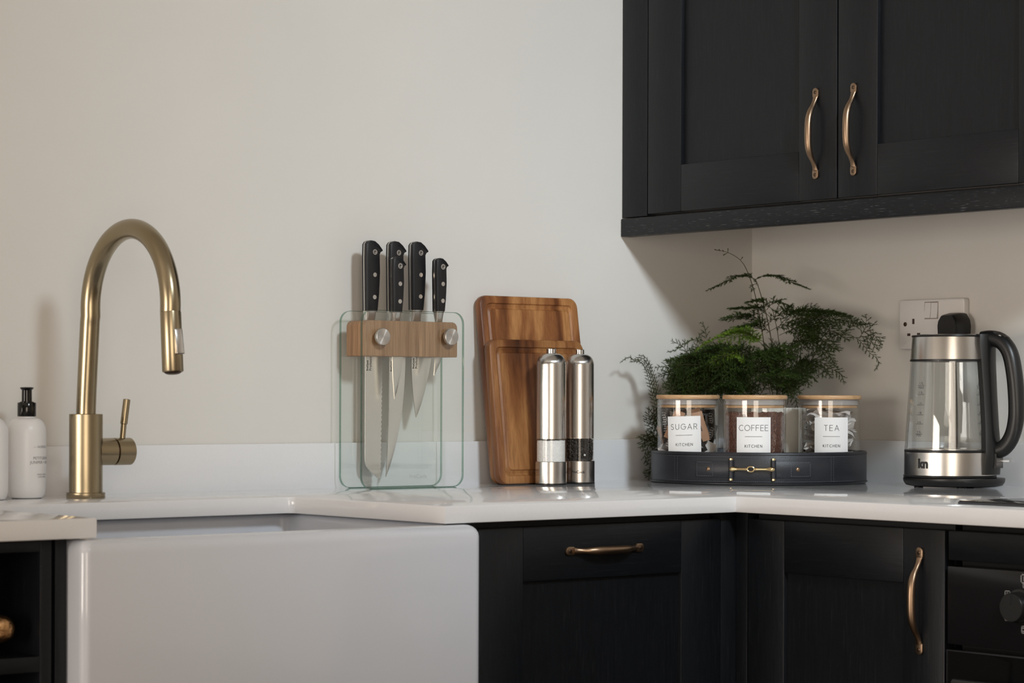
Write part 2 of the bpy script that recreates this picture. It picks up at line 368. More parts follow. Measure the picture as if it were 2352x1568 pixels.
# ------------------------------------------------------------------ the room (worktop top is z = 0)
ZF, ZC, XL, YF = -0.91, 2.15, -6.5, -4.95
structure('wall_back', MB().box(XL, 0.1, 0, 0.1, ZF, ZC), M['wall'])
structure('wall_right', MB().box(0, 0.1, YF, 0, ZF, ZC), M['wall'])
structure('wall_left', MB().box(XL - 0.1, XL, YF, 0.1, ZF, ZC), M['wall'])
structure('wall_front', MB().box(XL - 0.1, 0.1, YF - 0.1, YF, ZF, ZC), M['wall'])
structure('floor', MB().box(XL - 0.1, 0.1, YF - 0.1, 0.1, ZF - 0.1, ZF), M['floor'])
structure('ceiling', MB().box(XL - 0.1, 0.1, YF - 0.1, 0.1, ZC, ZC + 0.1), M['ceiling'])

D1, D2, D3, UP, ZU, TH = 0.6357, 0.6724, 0.330, 0.0145, 0.0722, 0.0244
YR_END = -2.35
XB_END = -2.75
# worktop with the belfast-sink notch
CUT_R = W(1022, 1161, 1, -D1).x; CUT_L = W(222, 1194, 1, -D1).x; CUT_Y = -0.268
wt = thing('worktop', 'white quartz L-shaped worktop with a sink notch and low upstands', 'worktop', (-0.34, -0.32, 0))
def worktop():
    out = [(0, 0), (0, YR_END), (-D2, YR_END), (-D2, -D1), (CUT_R, -D1)]
    r = 0.012
    for i in range(5): a = R(-0 + 90*i/4); out.append((CUT_R - r + r*cos(a), CUT_Y - r + r*sin(a)))
    for i in range(5): a = R(90 + 90*i/4); out.append((CUT_L + r + r*cos(a), CUT_Y - r + r*sin(a)))
    out += [(CUT_L, -D1), (XB_END, -D1), (XB_END, 0)]
    bm = bmesh.new(); vs = [bm.verts.new((x + 0.34, y + 0.32, 0)) for x, y in out]; f = bm.faces.new(vs)
    r_ = bmesh.ops.extrude_face_region(bm, geom=[f]); nv = [v for v in r_['geom'] if isinstance(v, bmesh.types.BMVert)]
    for v in nv: v.co.z = -TH
    bmesh.ops.recalc_face_normals(bm, faces=bm.faces[:])
    ed = [e for e in bm.edges if abs(e.verts[0].co.z - e.verts[1].co.z) < 1e-6]
    bmesh.ops.bevel(bm, geom=ed, offset=0.0022, segments=2, profile=0.5, affect='EDGES')
    me = bpy.data.meshes.new('slab'); bm.to_mesh(me); bm.free()
    me.polygons.foreach_set('use_smooth', [True]*len(me.polygons)); me.set_sharp_from_angle(angle=R(30)); return me
link('slab', worktop(), M['quartz'], wt)
obj('upstand', MB().bbox(XB_END + 0.34, 0.34 - UP, 0.32 - UP, 0.3195, -0.003, ZU, 0.0015), M['quartz'], wt)
obj('upstand', MB().bbox(0.34 - UP, 0.3395, YR_END + 0.32, 0.3195, -0.003, ZU, 0.0015), M['quartz'], wt)

# ------------------------------------------------------------------ handles and shaker doors
def handle_mesh():
    mb = MB(); L = 0.0675
    # local frame: z along the handle, -y out of the door
    pts = [(0, -0.003, -0.060), (0, -0.0045, -0.054), (0, -0.0085, -0.046), (0, -0.0150, -0.036), (0, -0.0195, -0.022), (0, -0.0205, 0),
           (0, -0.0195, 0.022), (0, -0.0150, 0.036), (0, -0.0085, 0.046), (0, -0.0045, 0.054), (0, -0.003, 0.060)]
    P = smooth_path(pts, 5); n = len(P)
    ra, rb = [], []
    for p in P:
        t = abs(p.z)/0.06
        ra.append(0.0030 + 0.0026*(1 - t**2)); rb.append(0.0058 - 0.0018*math.exp(-((t-0.78)/0.2)**2) + 0.0006*(1-t))
    mb.sweep(P, ra, rb, ref=(0, 1, 0.02), seg=14)
    for s in (-1, 1):
        z0 = s*L; out = rrect(-0.0062, 0.0062, -0.0135 if s < 0 else -0.0068, 0.0068 if s < 0 else 0.0135, 0.006)
        out = [(x, z + z0 + (0.0 if s < 0 else 0.0)) for x, z in out]
        out = rrect(-0.0062, 0.0062, min(z0 - s*0.011, z0 + s*0.0072), max(z0 - s*0.011, z0 + s*0.0072), 0.0058)
        mb.mi = 0; mb.prism(out, -0.0040, 0.0, b=0.0008)
        mb.mi = 1; mb.lathe([(0.0030, 0), (0.0030, 0.0006), (0.0018, 0.0012)], 14, M=Matrix.Translation((0, -0.0038, z0)) @ Matrix.Rotation(pi/2, 4, 'X'))
        mb.mi = 0
    return mb
HANDLE = handle_mesh().mesh('handle')
for m in (M['aged_brass'], M['aged_dark']): HANDLE.materials.append(m)
def shaker(parent, name, w, h, loc, rotz, stile=0.083, top=0.07, bot=0.083, t=0.02, handle=None, horiz=False):
    # local: x across, z up from the bottom, -y outward; the door front is at y=0
    d = obj(name, MB().box(stile*0.9, w - stile*0.9, 0.008, t - 0.002, bot*0.9, h - top*0.9), M['paint_v'], parent, loc, rotz)
    def piece(nm, x0, x1, z0, z1, m, tap):
        return obj(nm, MB().bbox(x0, x1, 0.0, t, z0, z1, 0.0012, 2), m, d)
    piece('stile', 0, stile, 0, h, M['paint_v'], 0); piece('stile', w - stile, w, 0, h, M['paint_v'], 0)
    e = 0.0003
    piece('rail', stile + e, w - stile - e, 0, bot, M['paint_h'], 0); piece('rail', stile + e, w - stile - e, h - top, h, M['paint_h'], 0)
    if handle:
        ho = bpy.data.objects.new('handle', HANDLE); COL.objects.link(ho); ho.parent = d; ho.location = (handle[0], 0.0, handle[1])
        if horiz: ho.rotation_euler = (0, pi/2, 0)
    return d

# ------------------------------------------------------------------ wall cabinet on the right wall
ZP0, ZP1, ZCT = 0.4345, 0.4665, 1.19
wc = thing('wall_cabinet', 'dark painted shaker wall cabinet with two doors and bow handles', 'cabinet', (-D3/2, -0.55, ZP0))
def wl(x, y, z): return (x + D3/2, y + 0.55, z - ZP0)
def wbox(x0, x1, y0, y1, z0, z1, b=0.001):
    a, c = wl(x0, y0, z0), wl(x1, y1, z1); return MB().bbox(a[0], c[0], a[1], c[1], a[2], c[2], b)
RD = -pi/2   # doors of the right run: local x runs towards -Y, front faces -X
obj('carcass', wbox(-D3 + 0.022, -0.0005, -0.985, -0.001, ZP1 + 0.003, ZCT), M['carcass'], wc)
obj('filler_panel', wbox(-D3, -D3 + 0.022, -0.0665, -0.001, ZP1 + 0.002, ZCT), M['paint_v'], wc)
obj('pelmet', wbox(-D3 - 0.003, -D3 + 0.020, -0.985, -0.001, ZP0, ZP1, 0.0015), M['pelmet'], wc)
obj('top_board', wbox(-D3 - 0.003, -0.0005, -0.985, -0.001, ZCT, ZCT + 0.02), M['paint_h'], wc)
for y0 in (-0.0690, -0.5235):
    hz = 0.580 - 0.4715
    shaker(wc, 'cabinet_door', 0.4515, ZCT - 0.4715, wl(-D3 - 0.0005, y0, 0.4715), RD, stile=0.0845, top=0.08, bot=0.0815,
           handle=((0.4515 - 0.0445) if y0 > -0.3 else 0.0360, hz))
# ------------------------------------------------------------------ base cabinets
def base_thing(name, label, x, y): return thing(name, label, 'cabinet', (x, y, ZF))
YB = -D1 + 0.020       # door plane of the back run
XR = -D2 + 0.020       # door plane of the right run
ZD1, ZD0 = -0.0345, -0.76
def pl(o, mb): return moved(mb, lambda x, y, z: (x - o.location.x, y - o.location.y, z - o.location.z))
XDL, XDR = W(1098, 1300, 1, YB).x, W(1655, 1300, 1, YB).x
dw = base_thing('dishwasher_cabinet', 'dark shaker cabinet front with a horizontal bow handle beside the sink', (XDL + XDR)/2, -0.3)
obj('carcass', pl(dw, MB().box(XDL + 0.002, XDR - 0.002, YB + 0.022, -0.02, ZF + 0.15, -TH - 0.0005)), M['carcass'], dw)
obj('plinth', pl(dw, MB().bbox(XDL, XDR, YB + 0.06, YB + 0.08, ZF, ZF + 0.149, 0.001)), M['paint_h'], dw)
shaker(dw, 'cabinet_door', XDR - XDL, ZD1 - ZD0, (XDL - dw.location.x, YB - dw.location.y, ZD0 - ZF), 0, stile=0.081, top=0.0765, bot=0.085,
       handle=((XDR - XDL)/2 - 0.001, ZD1 - ZD0 - 0.0365), horiz=True)
# corner post of two fillers
cp = base_thing('corner_post', 'dark filler strips closing the inner corner of the base cabinets', (XDR + XR)/2, YB)
obj('filler', pl(cp, MB().bbox(XDR + 0.0025, XR + 0.02, YB + 0.002, YB + 0.022, ZF + 0.15, -TH - 0.0005, 0.001)), M['paint_v'], cp)
YD0 = W(1717, 1300, 0, XR).y
obj('filler', pl(cp, MB().bbox(XR + 0.002, XR + 0.022, YD0 + 0.0025, YB + 0.002, ZF + 0.15, -TH - 0.0005, 0.001)), M['paint_v'], cp)
obj('plinth', pl(cp, MB().bbox(XDR + 0.0025, XR + 0.08, YB + 0.06, YB + 0.08, ZF, ZF + 0.149, 0.001)), M['paint_h'], cp)
# right-run door
YO = W(2173, 1320, 0, XR).y
rb = base_thing('base_cabinet', 'dark shaker base cabinet with a vertical bow handle beside the oven', -0.33, (YD0 + YO)/2)
obj('carcass', pl(rb, MB().box(XR + 0.022, -0.01, YO + 0.002, YD0 - 0.002, ZF + 0.15, -TH - 0.0005)), M['carcass'], rb)
obj('plinth', pl(rb, MB().bbox(XR + 0.06, XR + 0.08, YO, YD0, ZF, ZF + 0.149, 0.001)), M['paint_h'], rb)
wd = YD0 - YO - 0.003
shaker(rb, 'cabinet_door', wd, ZD1 - ZD0, (XR - rb.location.x, YD0 - 0.0005 - rb.location.y, ZD0 - ZF), RD, stile=0.075, top=0.0765, bot=0.085,
       handle=(wd - 0.043, -0.1345 - ZD0))
# sink base cabinet below and the wine rack to the left
XSL, XSR = W(168, 1300, 1, YB - 0.012).x, W(1082, 1300, 1, YB - 0.012).x
sb = base_thing('sink_cabinet', 'dark base cabinet carrying the white sink', (XSL + XSR)/2, -0.3)
ZS0 = -0.295
obj('carcass', pl(sb, MB().box(XSL + 0.004, XSR - 0.004, YB + 0.022, -0.02, ZF + 0.15, ZS0)), M['carcass'], sb)
obj('plinth', pl(sb, MB().bbox(XSL - 0.018, XDL - 0.003, YB + 0.06, YB + 0.08, ZF, ZF + 0.149, 0.001)), M['paint_h'], sb)
hw = (XSR - XSL)/2
for k in range(2):
    shaker(sb, 'cabinet_door', hw - 0.004, ZS0 - 0.003 - ZD0, (XSL - sb.location.x + 0.002 + k*hw, YB - sb.location.y, ZD0 - ZF), 0, 0.07, 0.07, 0.085)
obj('filler', pl(sb, MB().bbox(XSR + 0.003, XDL - 0.003, YB + 0.004, YB + 0.024, ZF + 0.15, -TH - 0.0005, 0.0008)), M['paint_v'], sb)
XF0, XF1 = W(127, 1300, 1, YB).x, W(165, 1300, 1, YB).x
obj('filler', pl(sb, MB().bbox(XF0, XSL - 0.002, YB, YB + 0.022, ZF + 0.15, -TH - 0.0005, 0.0008)), M['paint_v'], sb)
XW1 = W(119, 1300, 1, YB).x; XW0 = XW1 - 0.30; XI1 = W(92, 1300, 1, YB).x
zt = W(60, 1268, 1, YB).z; zm1 = W(60, 1509, 1, YB).z; zm0 = W(60, 1545, 1, YB).z
wr = base_thing('wine_rack_cabinet', 'dark open wine rack cabinet at the end of the worktop', (XW0 + XW1)/2, -0.3)
def wrb(nm, *a): return obj(nm, pl(wr, MB().bbox(*a, 0.001)), M['paint_v'] if nm == 'side_panel' else M['paint_h'], wr)
wrb('side_panel', XI1, XW1, YB, -0.03, ZF + 0.12, -TH - 0.0005)
wrb('side_panel', XW0, XW0 + 0.02, YB, -0.03, ZF + 0.12, -TH - 0.0005)
wrb('rail', XW0 + 0.02, XI1, YB, -0.03, zt, -TH - 0.0005)
wrb('shelf', XW0 + 0.02, XI1, YB, -0.03, zm0, zm1)
wrb('shelf', XW0 + 0.02, XI1, YB, -0.03, zm0 - 0.145, zm0 - 0.125)
wrb('rail', XW0 + 0.02, XI1, YB, -0.03, ZF + 0.12, ZF + 0.15)
obj('back_panel', pl(wr, MB().box(XW0, XW1, -0.03, -0.02, ZF + 0.12, -TH - 0.0005)), M['carcass'], wr)
obj('plinth', pl(wr, MB().bbox(XW0, XW1, YB + 0.06, YB + 0.08, ZF, ZF + 0.119, 0.001)), M['paint_h'], wr)
# wine bottle lying on the shelf, neck outwards
bp = W(12, 1446, 1, -0.60)
wbm = thing('wine_bottle', 'wine bottle with crinkled gold foil top lying in the dark rack', 'bottle', (bp.x, -0.60, zm1))
rx = Matrix.Rotation(-pi/2, 4, 'X')
zb = bp.z - zm1
obj('bottle_body', MB().lathe([(0.0145, 0.07), (0.0150, 0.10), (0.034, 0.135), (zb - 0.0005, 0.165), (zb - 0.0005, 0.33), (zb*0.8, 0.335)], 28, M=Matrix.Translation((0, 0, zb)) @ rx), M['wine_glass'], wbm)
obj('foil_cap', MB().lathe([(0.002, -0.001), (0.0100, 0.0), (0.0148, 0.004), (0.0165, 0.010), (0.0165, 0.024), (0.0150, 0.028), (0.0152, 0.075)], 28, M=Matrix.Translation((0, 0, zb)) @ rx), M['foil'], wbm)
# oven
ov = thing('oven', 'built-in black oven with a round control knob and printed symbols', 'oven', (-0.33, YO - 0.30, ZF))
Y1, Y0 = YO - 0.004, YO - 0.60
zg1 = W(2200, 1287, 0, XR).z; zg0 = W(2200, 1301, 0, XR).z; zp0 = W(2200, 1480, 0, XR).z; zd1 = W(2200, 1491, 0, XR).z
obj('housing', pl(ov, MB().box(XR + 0.03, -0.01, Y0, Y1, ZF + 0.15, -TH - 0.0005)), M['black_void'], ov)
obj('fascia', pl(ov, MB().bbox(XR, XR + 0.03, Y0, Y1, zg1, ZD1, 0.001)), M['paint_h'], ov)
obj('control_panel', pl(ov, MB().bbox(XR - 0.002, XR + 0.03, Y0, Y1, zp0, zg0, 0.0012)), M['oven'], ov)
dr = obj('oven_door', pl(ov, MB().bbox(XR - 0.004, XR + 0.03, Y0, Y1, ZF + 0.17, zd1, 0.0015)), M['oven_glass'], ov)
obj('door_trim', pl(ov, MB().box(XR - 0.0048, XR - 0.0042, Y0 + 0.002, Y1 - 0.001, zd1 - 0.0025, zd1 - 0.0012).box(XR - 0.0048, XR - 0.0042, Y1 - 0.0025, Y1 - 0.0012, ZF + 0.18, zd1 - 0.0025)), M['hob_trim'], dr)
hb = MB(); yh1 = Y1 - 0.045
hb.sweep([(XR - 0.042, Y0 + 0.045, zd1 - 0.045), (XR - 0.042, yh1, zd1 - 0.045)], 0.011, 0.007, ref=(0, 0, 1), seg=16)
for yy in (Y0 + 0.07, yh1 - 0.03): hb.sweep([(XR - 0.040, yy, zd1 - 0.045), (XR - 0.003, yy, zd1 - 0.045)], 0.006, seg=12)
obj('door_handle', pl(ov, hb), M['oven'], dr)
obj('plinth', pl(ov, MB().bbox(XR + 0.06, XR + 0.08, Y0, Y1, ZF, ZF + 0.149, 0.001)), M['paint_h'], ov)
kp = W(2334, 1394, 0, XR - 0.012)
my = Matrix.Translation((kp.x + 0.012 - ov.location.x - 0.002, kp.y - ov.location.y, kp.z - ov.location.z)) @ Matrix.Rotation(-pi/2, 4, 'Y')
kn = obj('control_knob', MB().lathe([(0.0235, 0), (0.0235, 0.003), (0.0205, 0.005), (0.0195, 0.020), (0.0185, 0.0215)], 36, M=my), M['black_plastic'], ov)
obj('pointer', MB().add([my @ Vector(p) for p in ((0.003, -0.0007, 0.0218), (0.0178, -0.0007, 0.0218), (0.0178, 0.0007, 0.0218), (0.003, 0.0007, 0.0218))], [(0, 1, 2, 3)]), M['oven'], kn)
def sym(y, z, s, inner):
    mb = MB(); t = 0.0009; x = XR - 0.0024
    def bar(y0, y1, z0, z1): mb.add([(x, y - y0*s, z + z0*s), (x, y - y1*s, z + z0*s), (x, y - y1*s, z + z1*s), (x, y - y0*s, z + z1*s)], [(0, 1, 2, 3)])
    e = 0.13
    bar(-.5, .5, .5 - e, .5); bar(-.5, .5, -.5, -.5 + e); bar(-.5, -.5 + e, -.5, .5); bar(.5 - e, .5, -.5, .5)
    if inner == 1: bar(-.12, .02, -.25, .25); bar(.16, .3, -.25, .25)
    if inner == 2: bar(-.25, .25, -.08, .08); bar(-.08, .08, -.25, .25); bar(-.18, .18, -.18, .18)
    if inner == 3:
        for a in (-.2, .2):
            for b in (-.2, .2): bar(a - .1, a + .1, b - .1, b + .1)
    return obj('symbol', pl(ov, mb), M['grey_ink'], ov)
for (px, py, s, k) in ((2353, 1329, .0125, 1), (2314, 1364, .0095, 2), (2315, 1416, .0115, 0), (2353, 1446, .0105, 3), (2353, 1345, .006, 3)):
    q = W(px, py, 0, XR - 0.0024); sym(q.y, q.z, s, k)
# hob let on top of the right run
hc = W(2204, 1150.5, 2, 0.004)
hx0, hy1 = hc.x - 0.004, hc.y
hob = thing('induction_hob', 'black glass induction hob with a thin dark trim on the worktop', 'hob', (hx0 + 0.24, hy1 - 0.29, 0))
obj('trim', MB().bbox(-0.24, 0.24, -0.29, 0.29, 0.0, 0.0038, 0.001), M['hob_trim'], hob)
hg = obj('glass_top', MB().bbox(-0.2385, 0.2385, -0.2885, 0.2885, 0.0036, 0.0052, 0.0005), M['hob'], hob)

# ------------------------------------------------------------------ sink
YSF, YSB = -0.652, -0.195
sk = thing('belfast_sink', 'white glazed ceramic belfast sink with a deep plain front', 'sink', ((XSL + XSR)/2, (YSF + YSB)/2, ZS0))
def loopz(x0, x1, y0, y1, r, z, n=6): return [(x, y, z) for x, y in rrect(x0, x1, y0, y1, max(r, 0.0005), n)]
ax, ay = (XSR - XSL)/2, (YSB - YSF)/2; top = -TH - 0.0015 - ZS0
LP = []
def ring(ins, z, r): LP.append(loopz(-ax + ins, ax - ins, -ay + ins, ay - ins, r, z))
ring(0.010, 0.0, 0.010); ring(0.003, 0.003, 0.014); ring(0.0, 0.012, 0.011); ring(0.0, top - 0.016, 0.011)
for k in range(1, 6): a = R(90*k/5); ring(0.014*(1 - cos(a)), top - 0.016 + 0.016*sin(a), 0.011)
ring(0.028, top, 0.014)
for k in range(1, 5): a = R(90*k/4); ring(0.028 + 0.009*sin(a), top - 0.009*(1 - cos(a)), 0.018)
ring(0.042, 0.060, 0.028); ring(0.048, 0.042, 0.03); ring(0.070, 0.035, 0.03)
body = obj('basin', MB().loft(LP, True, True), M['ceramic'], sk, angle=60)
obj('waste', MB().lathe([(0.043, 0.0345), (0.043, 0.0375), (0.032, 0.0365), (0.010, 0.0362)], 30), M['brass'], sk)

# ------------------------------------------------------------------ tap
TY = -0.135; TX = W(197, 1140, 1, TY).x
tap = thing('kitchen_tap', 'brushed brass kitchen tap with arched pull-out spout and side lever', 'tap', (TX, TY, 0))
obj('flange', MB().lathe([(0.0272, 0), (0.0278, 0.001), (0.0278, 0.0075), (0.0270, 0.0085), (0.0245, 0.0085)], 48), M['brass'], tap)
obj('body', MB().lathe([(0.0240, 0.008), (0.0240, 0.1205), (0.0234, 0.1212), (0.0150, 0.1212)], 48), M['brass'], tap)
sp = [(0, 0, 0.118), (0, -0.001, 0.14), (0, -0.006, 0.20), (0, -0.0115, 0.262)]
P = smooth_path(sp, 6)
c0, c1, rr = -0.1215, 0.272, 0.1095
P = [Vector(p) for p in P[:-1]] + [Vector((0, c0 + rr*cos(R(a)), c1 + rr*sin(R(a)))) for a in [i*180/36 for i in range(-1, 38)]]
P.append(Vector((0, -0.2315, 0.2615)))
obj('spout', MB().sweep(P, 0.0141, ref=(1, 0, 0), seg=24), M['brass_plain'], tap)
hd = (Vector((0, -0.2385, 0.1735)) - Vector((0, -0.2312, 0.2650))).normalized()
A0 = Vector((0, -0.2312, 0.2630)); qh = Vector((0, 0, 1)).rotation_difference(hd).to_matrix().to_4x4(); MH = Matrix.Translation(A0) @ qh
head = obj('spray_head', MB().lathe([(0.0125, -0.002), (0.0125, 0.0), (0.0142, 0.0006), (0.0144, 0.002), (0.0146, 0.0815), (0.0140, 0.083)], 36, M=MH), M['brass_plain'], tap)
obj('nozzle', MB().lathe([(0.0125, 0.0825), (0.0122, 0.0835), (0.0095, 0.0855), (0.0060, 0.0865)], 28, M=MH), M['aged_dark'], head)
bt = MB(); bo = rrect(-0.0062, 0.0062, 0.025, 0.0600, 0.0012, 3)
dirs = MH.to_3x3()
def btn(x, t, z): return MH @ Vector((x, t, z))
outn = (MH.to_3x3().inverted() @ Vector((0.25, -1, 0))); sgn = -1 if outn.y < 0 else 1
LPb = []
for d, k in ((0.010, 1.0), (0.0150, 1.0), (0.0158, 0.86)):
    LPb.append([btn(x*k + 0.002, sgn*(d + (0.0040*(z - 0.025)/0.035)), 0.0425 + (z - 0.0425)*(0.5 + 0.5*k)) for x, z in bo])
bt.loft(LPb); obj('spray_button', bt, M['steel_plain'], head)
MX = Matrix.Translation((0, 0, 0.0665)) @ Matrix.Rotation(pi/2, 4, 'Y')
obj('valve', MB().lathe([(0.0197, 0.015), (0.0197, 0.0435), (0.0190, 0.0440)], 40, M=MX), M['brass_plain'], tap)
obj('valve_gap', MB().lathe([(0.0180, 0.040), (0.0180, 0.050)], 40, M=MX), M['aged_dark'], tap)
vc = obj('lever_cap', MB().lathe([(0.0180, 0.0457), (0.0199, 0.0463), (0.0199, 0.0720), (0.0188, 0.0732)], 40, M=MX), M['brass_plain'], tap)
l0, l1, l2 = Vector((0.0600, 0, 0.0840)), Vector((0.0622, 0, 0.1060)), Vector((0.0672, 0, 0.1425))
obj('lever', MB().sweep([l0, l1], 0.0042, seg=20).sweep([l1, l1 + (l2-l1)*0.02, l2 - (l2-l1)*0.02, l2], [0.0042, 0.0053, 0.0053, 0.0047], seg=20), M['brass_plain'], tap)

# ------------------------------------------------------------------ hand-wash bottles
def bottle(loc, rotz, label, lines):
    t = thing('soap_bottle', label, 'bottle', loc, rotz, 'pump bottles by the tap')
    prof = [(0.020, 0.0), (0.0235, 0.001), (0.0262, 0.005), (0.0275, 0.013), (0.0278, 0.03), (0.0278, 0.094)]
    for i in range(1, 9): a = R(90*i/8); prof.append((0.0278 - 0.0155*(1 - cos(a)), 0.094 + 0.0215*sin(a)))
    prof += [(0.0118, 0.1175), (0.0118, 0.120)]
    obj('container', MB().lathe(prof, 48), M['bottle'], t)
    obj('collar', MB().lathe([(0.0128, 0.1175), (0.0133, 0.1183), (0.0133, 0.1365), (0.0126, 0.1375), (0.0098, 0.1378)], 36), M['black_gloss'], t)
    obj('pump_head', MB().lathe([(0.0100, 0.1375), (0.0100, 0.1385), (0.0074, 0.1392), (0.0072, 0.1552), (0.0090, 0.1570), (0.0100, 0.1582), (0.0094, 0.1592), (0.0060, 0.1598)], 32), M['black_gloss'], t)
    ptx = MB()
    for s, sz, z in lines:
        tm = text_mb(s, sz); ptx.add(tm.v, tm.f)
        ptx.v[-len(tm.v):] = [(x, 0, zz + z) for x, _, zz in tm.v]
    r = 0.0280
    moved(ptx, lambda x, y, z: (r*sin(x/r), -r*cos(x/r), z))
    obj('lettering', ptx, M['grey_ink'], t, smooth=False)
lines = [('\u2014 NORDES \u2014', 0.0048, 0.0725), ('PETITGRAIN', 0.0058, 0.0560), ('JUNIPER + SAGE', 0.0058, 0.0500), ('HAND WASH', 0.0032, 0.0335), ('LAVE MAINS', 0.0032, 0.0300)]
b1 = D(61, 1130, 3.44); b2 = D(-27, 1130, 3.375)
bottle((b1.x, b1.y, 0), face_cam(b1) + R(52), 'white pump bottle standing next to the brass tap', lines)
bottle((b2.x, b2.y, 0), face_cam(b2) - R(10), 'white pump bottle standing next to the other bottle, farther from the tap', lines)

# ------------------------------------------------------------------ glass knife block
YG = -0.094; GT = 0.0052; GAP = 0.0580
XG0, XG1 = W(831.5, 900, 1, YG).x, W(1066, 900, 1, YG).x
HG = D(950, 714.5, (Vector((XG0, YG, 0)) - CAM).to_2d().dot(Vector((SY, CYW))) + 0.07).z
gw = XG1 - XG0; gxc = (XG0 + XG1)/2
kb = thing('knife_block', 'glass knife block of two panes joined by an oak bar', 'knife block', (gxc, YG, 0))
def pane(y0):
    mb = MB(); out = rrect(-gw/2, gw/2, 0.0, HG, 0.019, 8); n = len(out); b = 0.0006
    def ins(d): return [(x*(1 - 2*d/gw), HG/2 + (z - HG/2)*(1 - 2*d/HG)) for x, z in out]
    L = [(ins(b), y0), (out, y0 + b), (out, y0 + GT - b), (ins(b), y0 + GT)]
    mb.mi = 1; mb.loft([[(x, y, z) for x, z in o] for o, y in L], False, False)
    mb.mi = 0; mb.add([(x, y0, z) for x, z in L[0][0]], [list(range(n))]); mb.add([(x, y0 + GT, z) for x, z in L[3][0]], [list(reversed(range(n)))])
    return obj('glass_pane', mb, [M['pane'], M['pane_edge']], kb, angle=25)
pf = pane(0.0); pb = pane(GAP)
zo0, zo1 = W(950, 819, 1, YG + GT).z, W(950, 737.5, 1, YG + GT).z
obj('oak_bar', MB().prism(rrect(-gw/2 + 0.010, gw/2 - 0.010, zo0, zo1, [0.002, 0.002, 0.010, 0.010], 6), GT + 0.0004, GAP - 0.0004, b=0.0012), M['oak'], kb)
for px in (881, 1038.5):
    q = W(px, 773, 1, YG - 0.010); mk = Matrix.Translation((q.x - gxc, 0, q.z)) @ Matrix.Rotation(pi/2, 4, 'X')
    kk = obj('steel_knob', MB().lathe([(0.0065, -0.001), (0.0065, 0.0035), (0.0128, 0.0035), (0.0136, 0.0042), (0.0136, 0.0095), (0.0130, 0.0103), (0.004, 0.0103)], 40, M=mk), M['steel_disc'], kb)
tx = text_mb('ProCook', 0.0095, bold=0.0001); q = W(960, 1098, 1, YG)
obj('etched_mark', moved(tx, lambda x, y, z: (x + q.x - gxc, -0.0003, z + q.z)), M['frost'], pf, smooth=False)

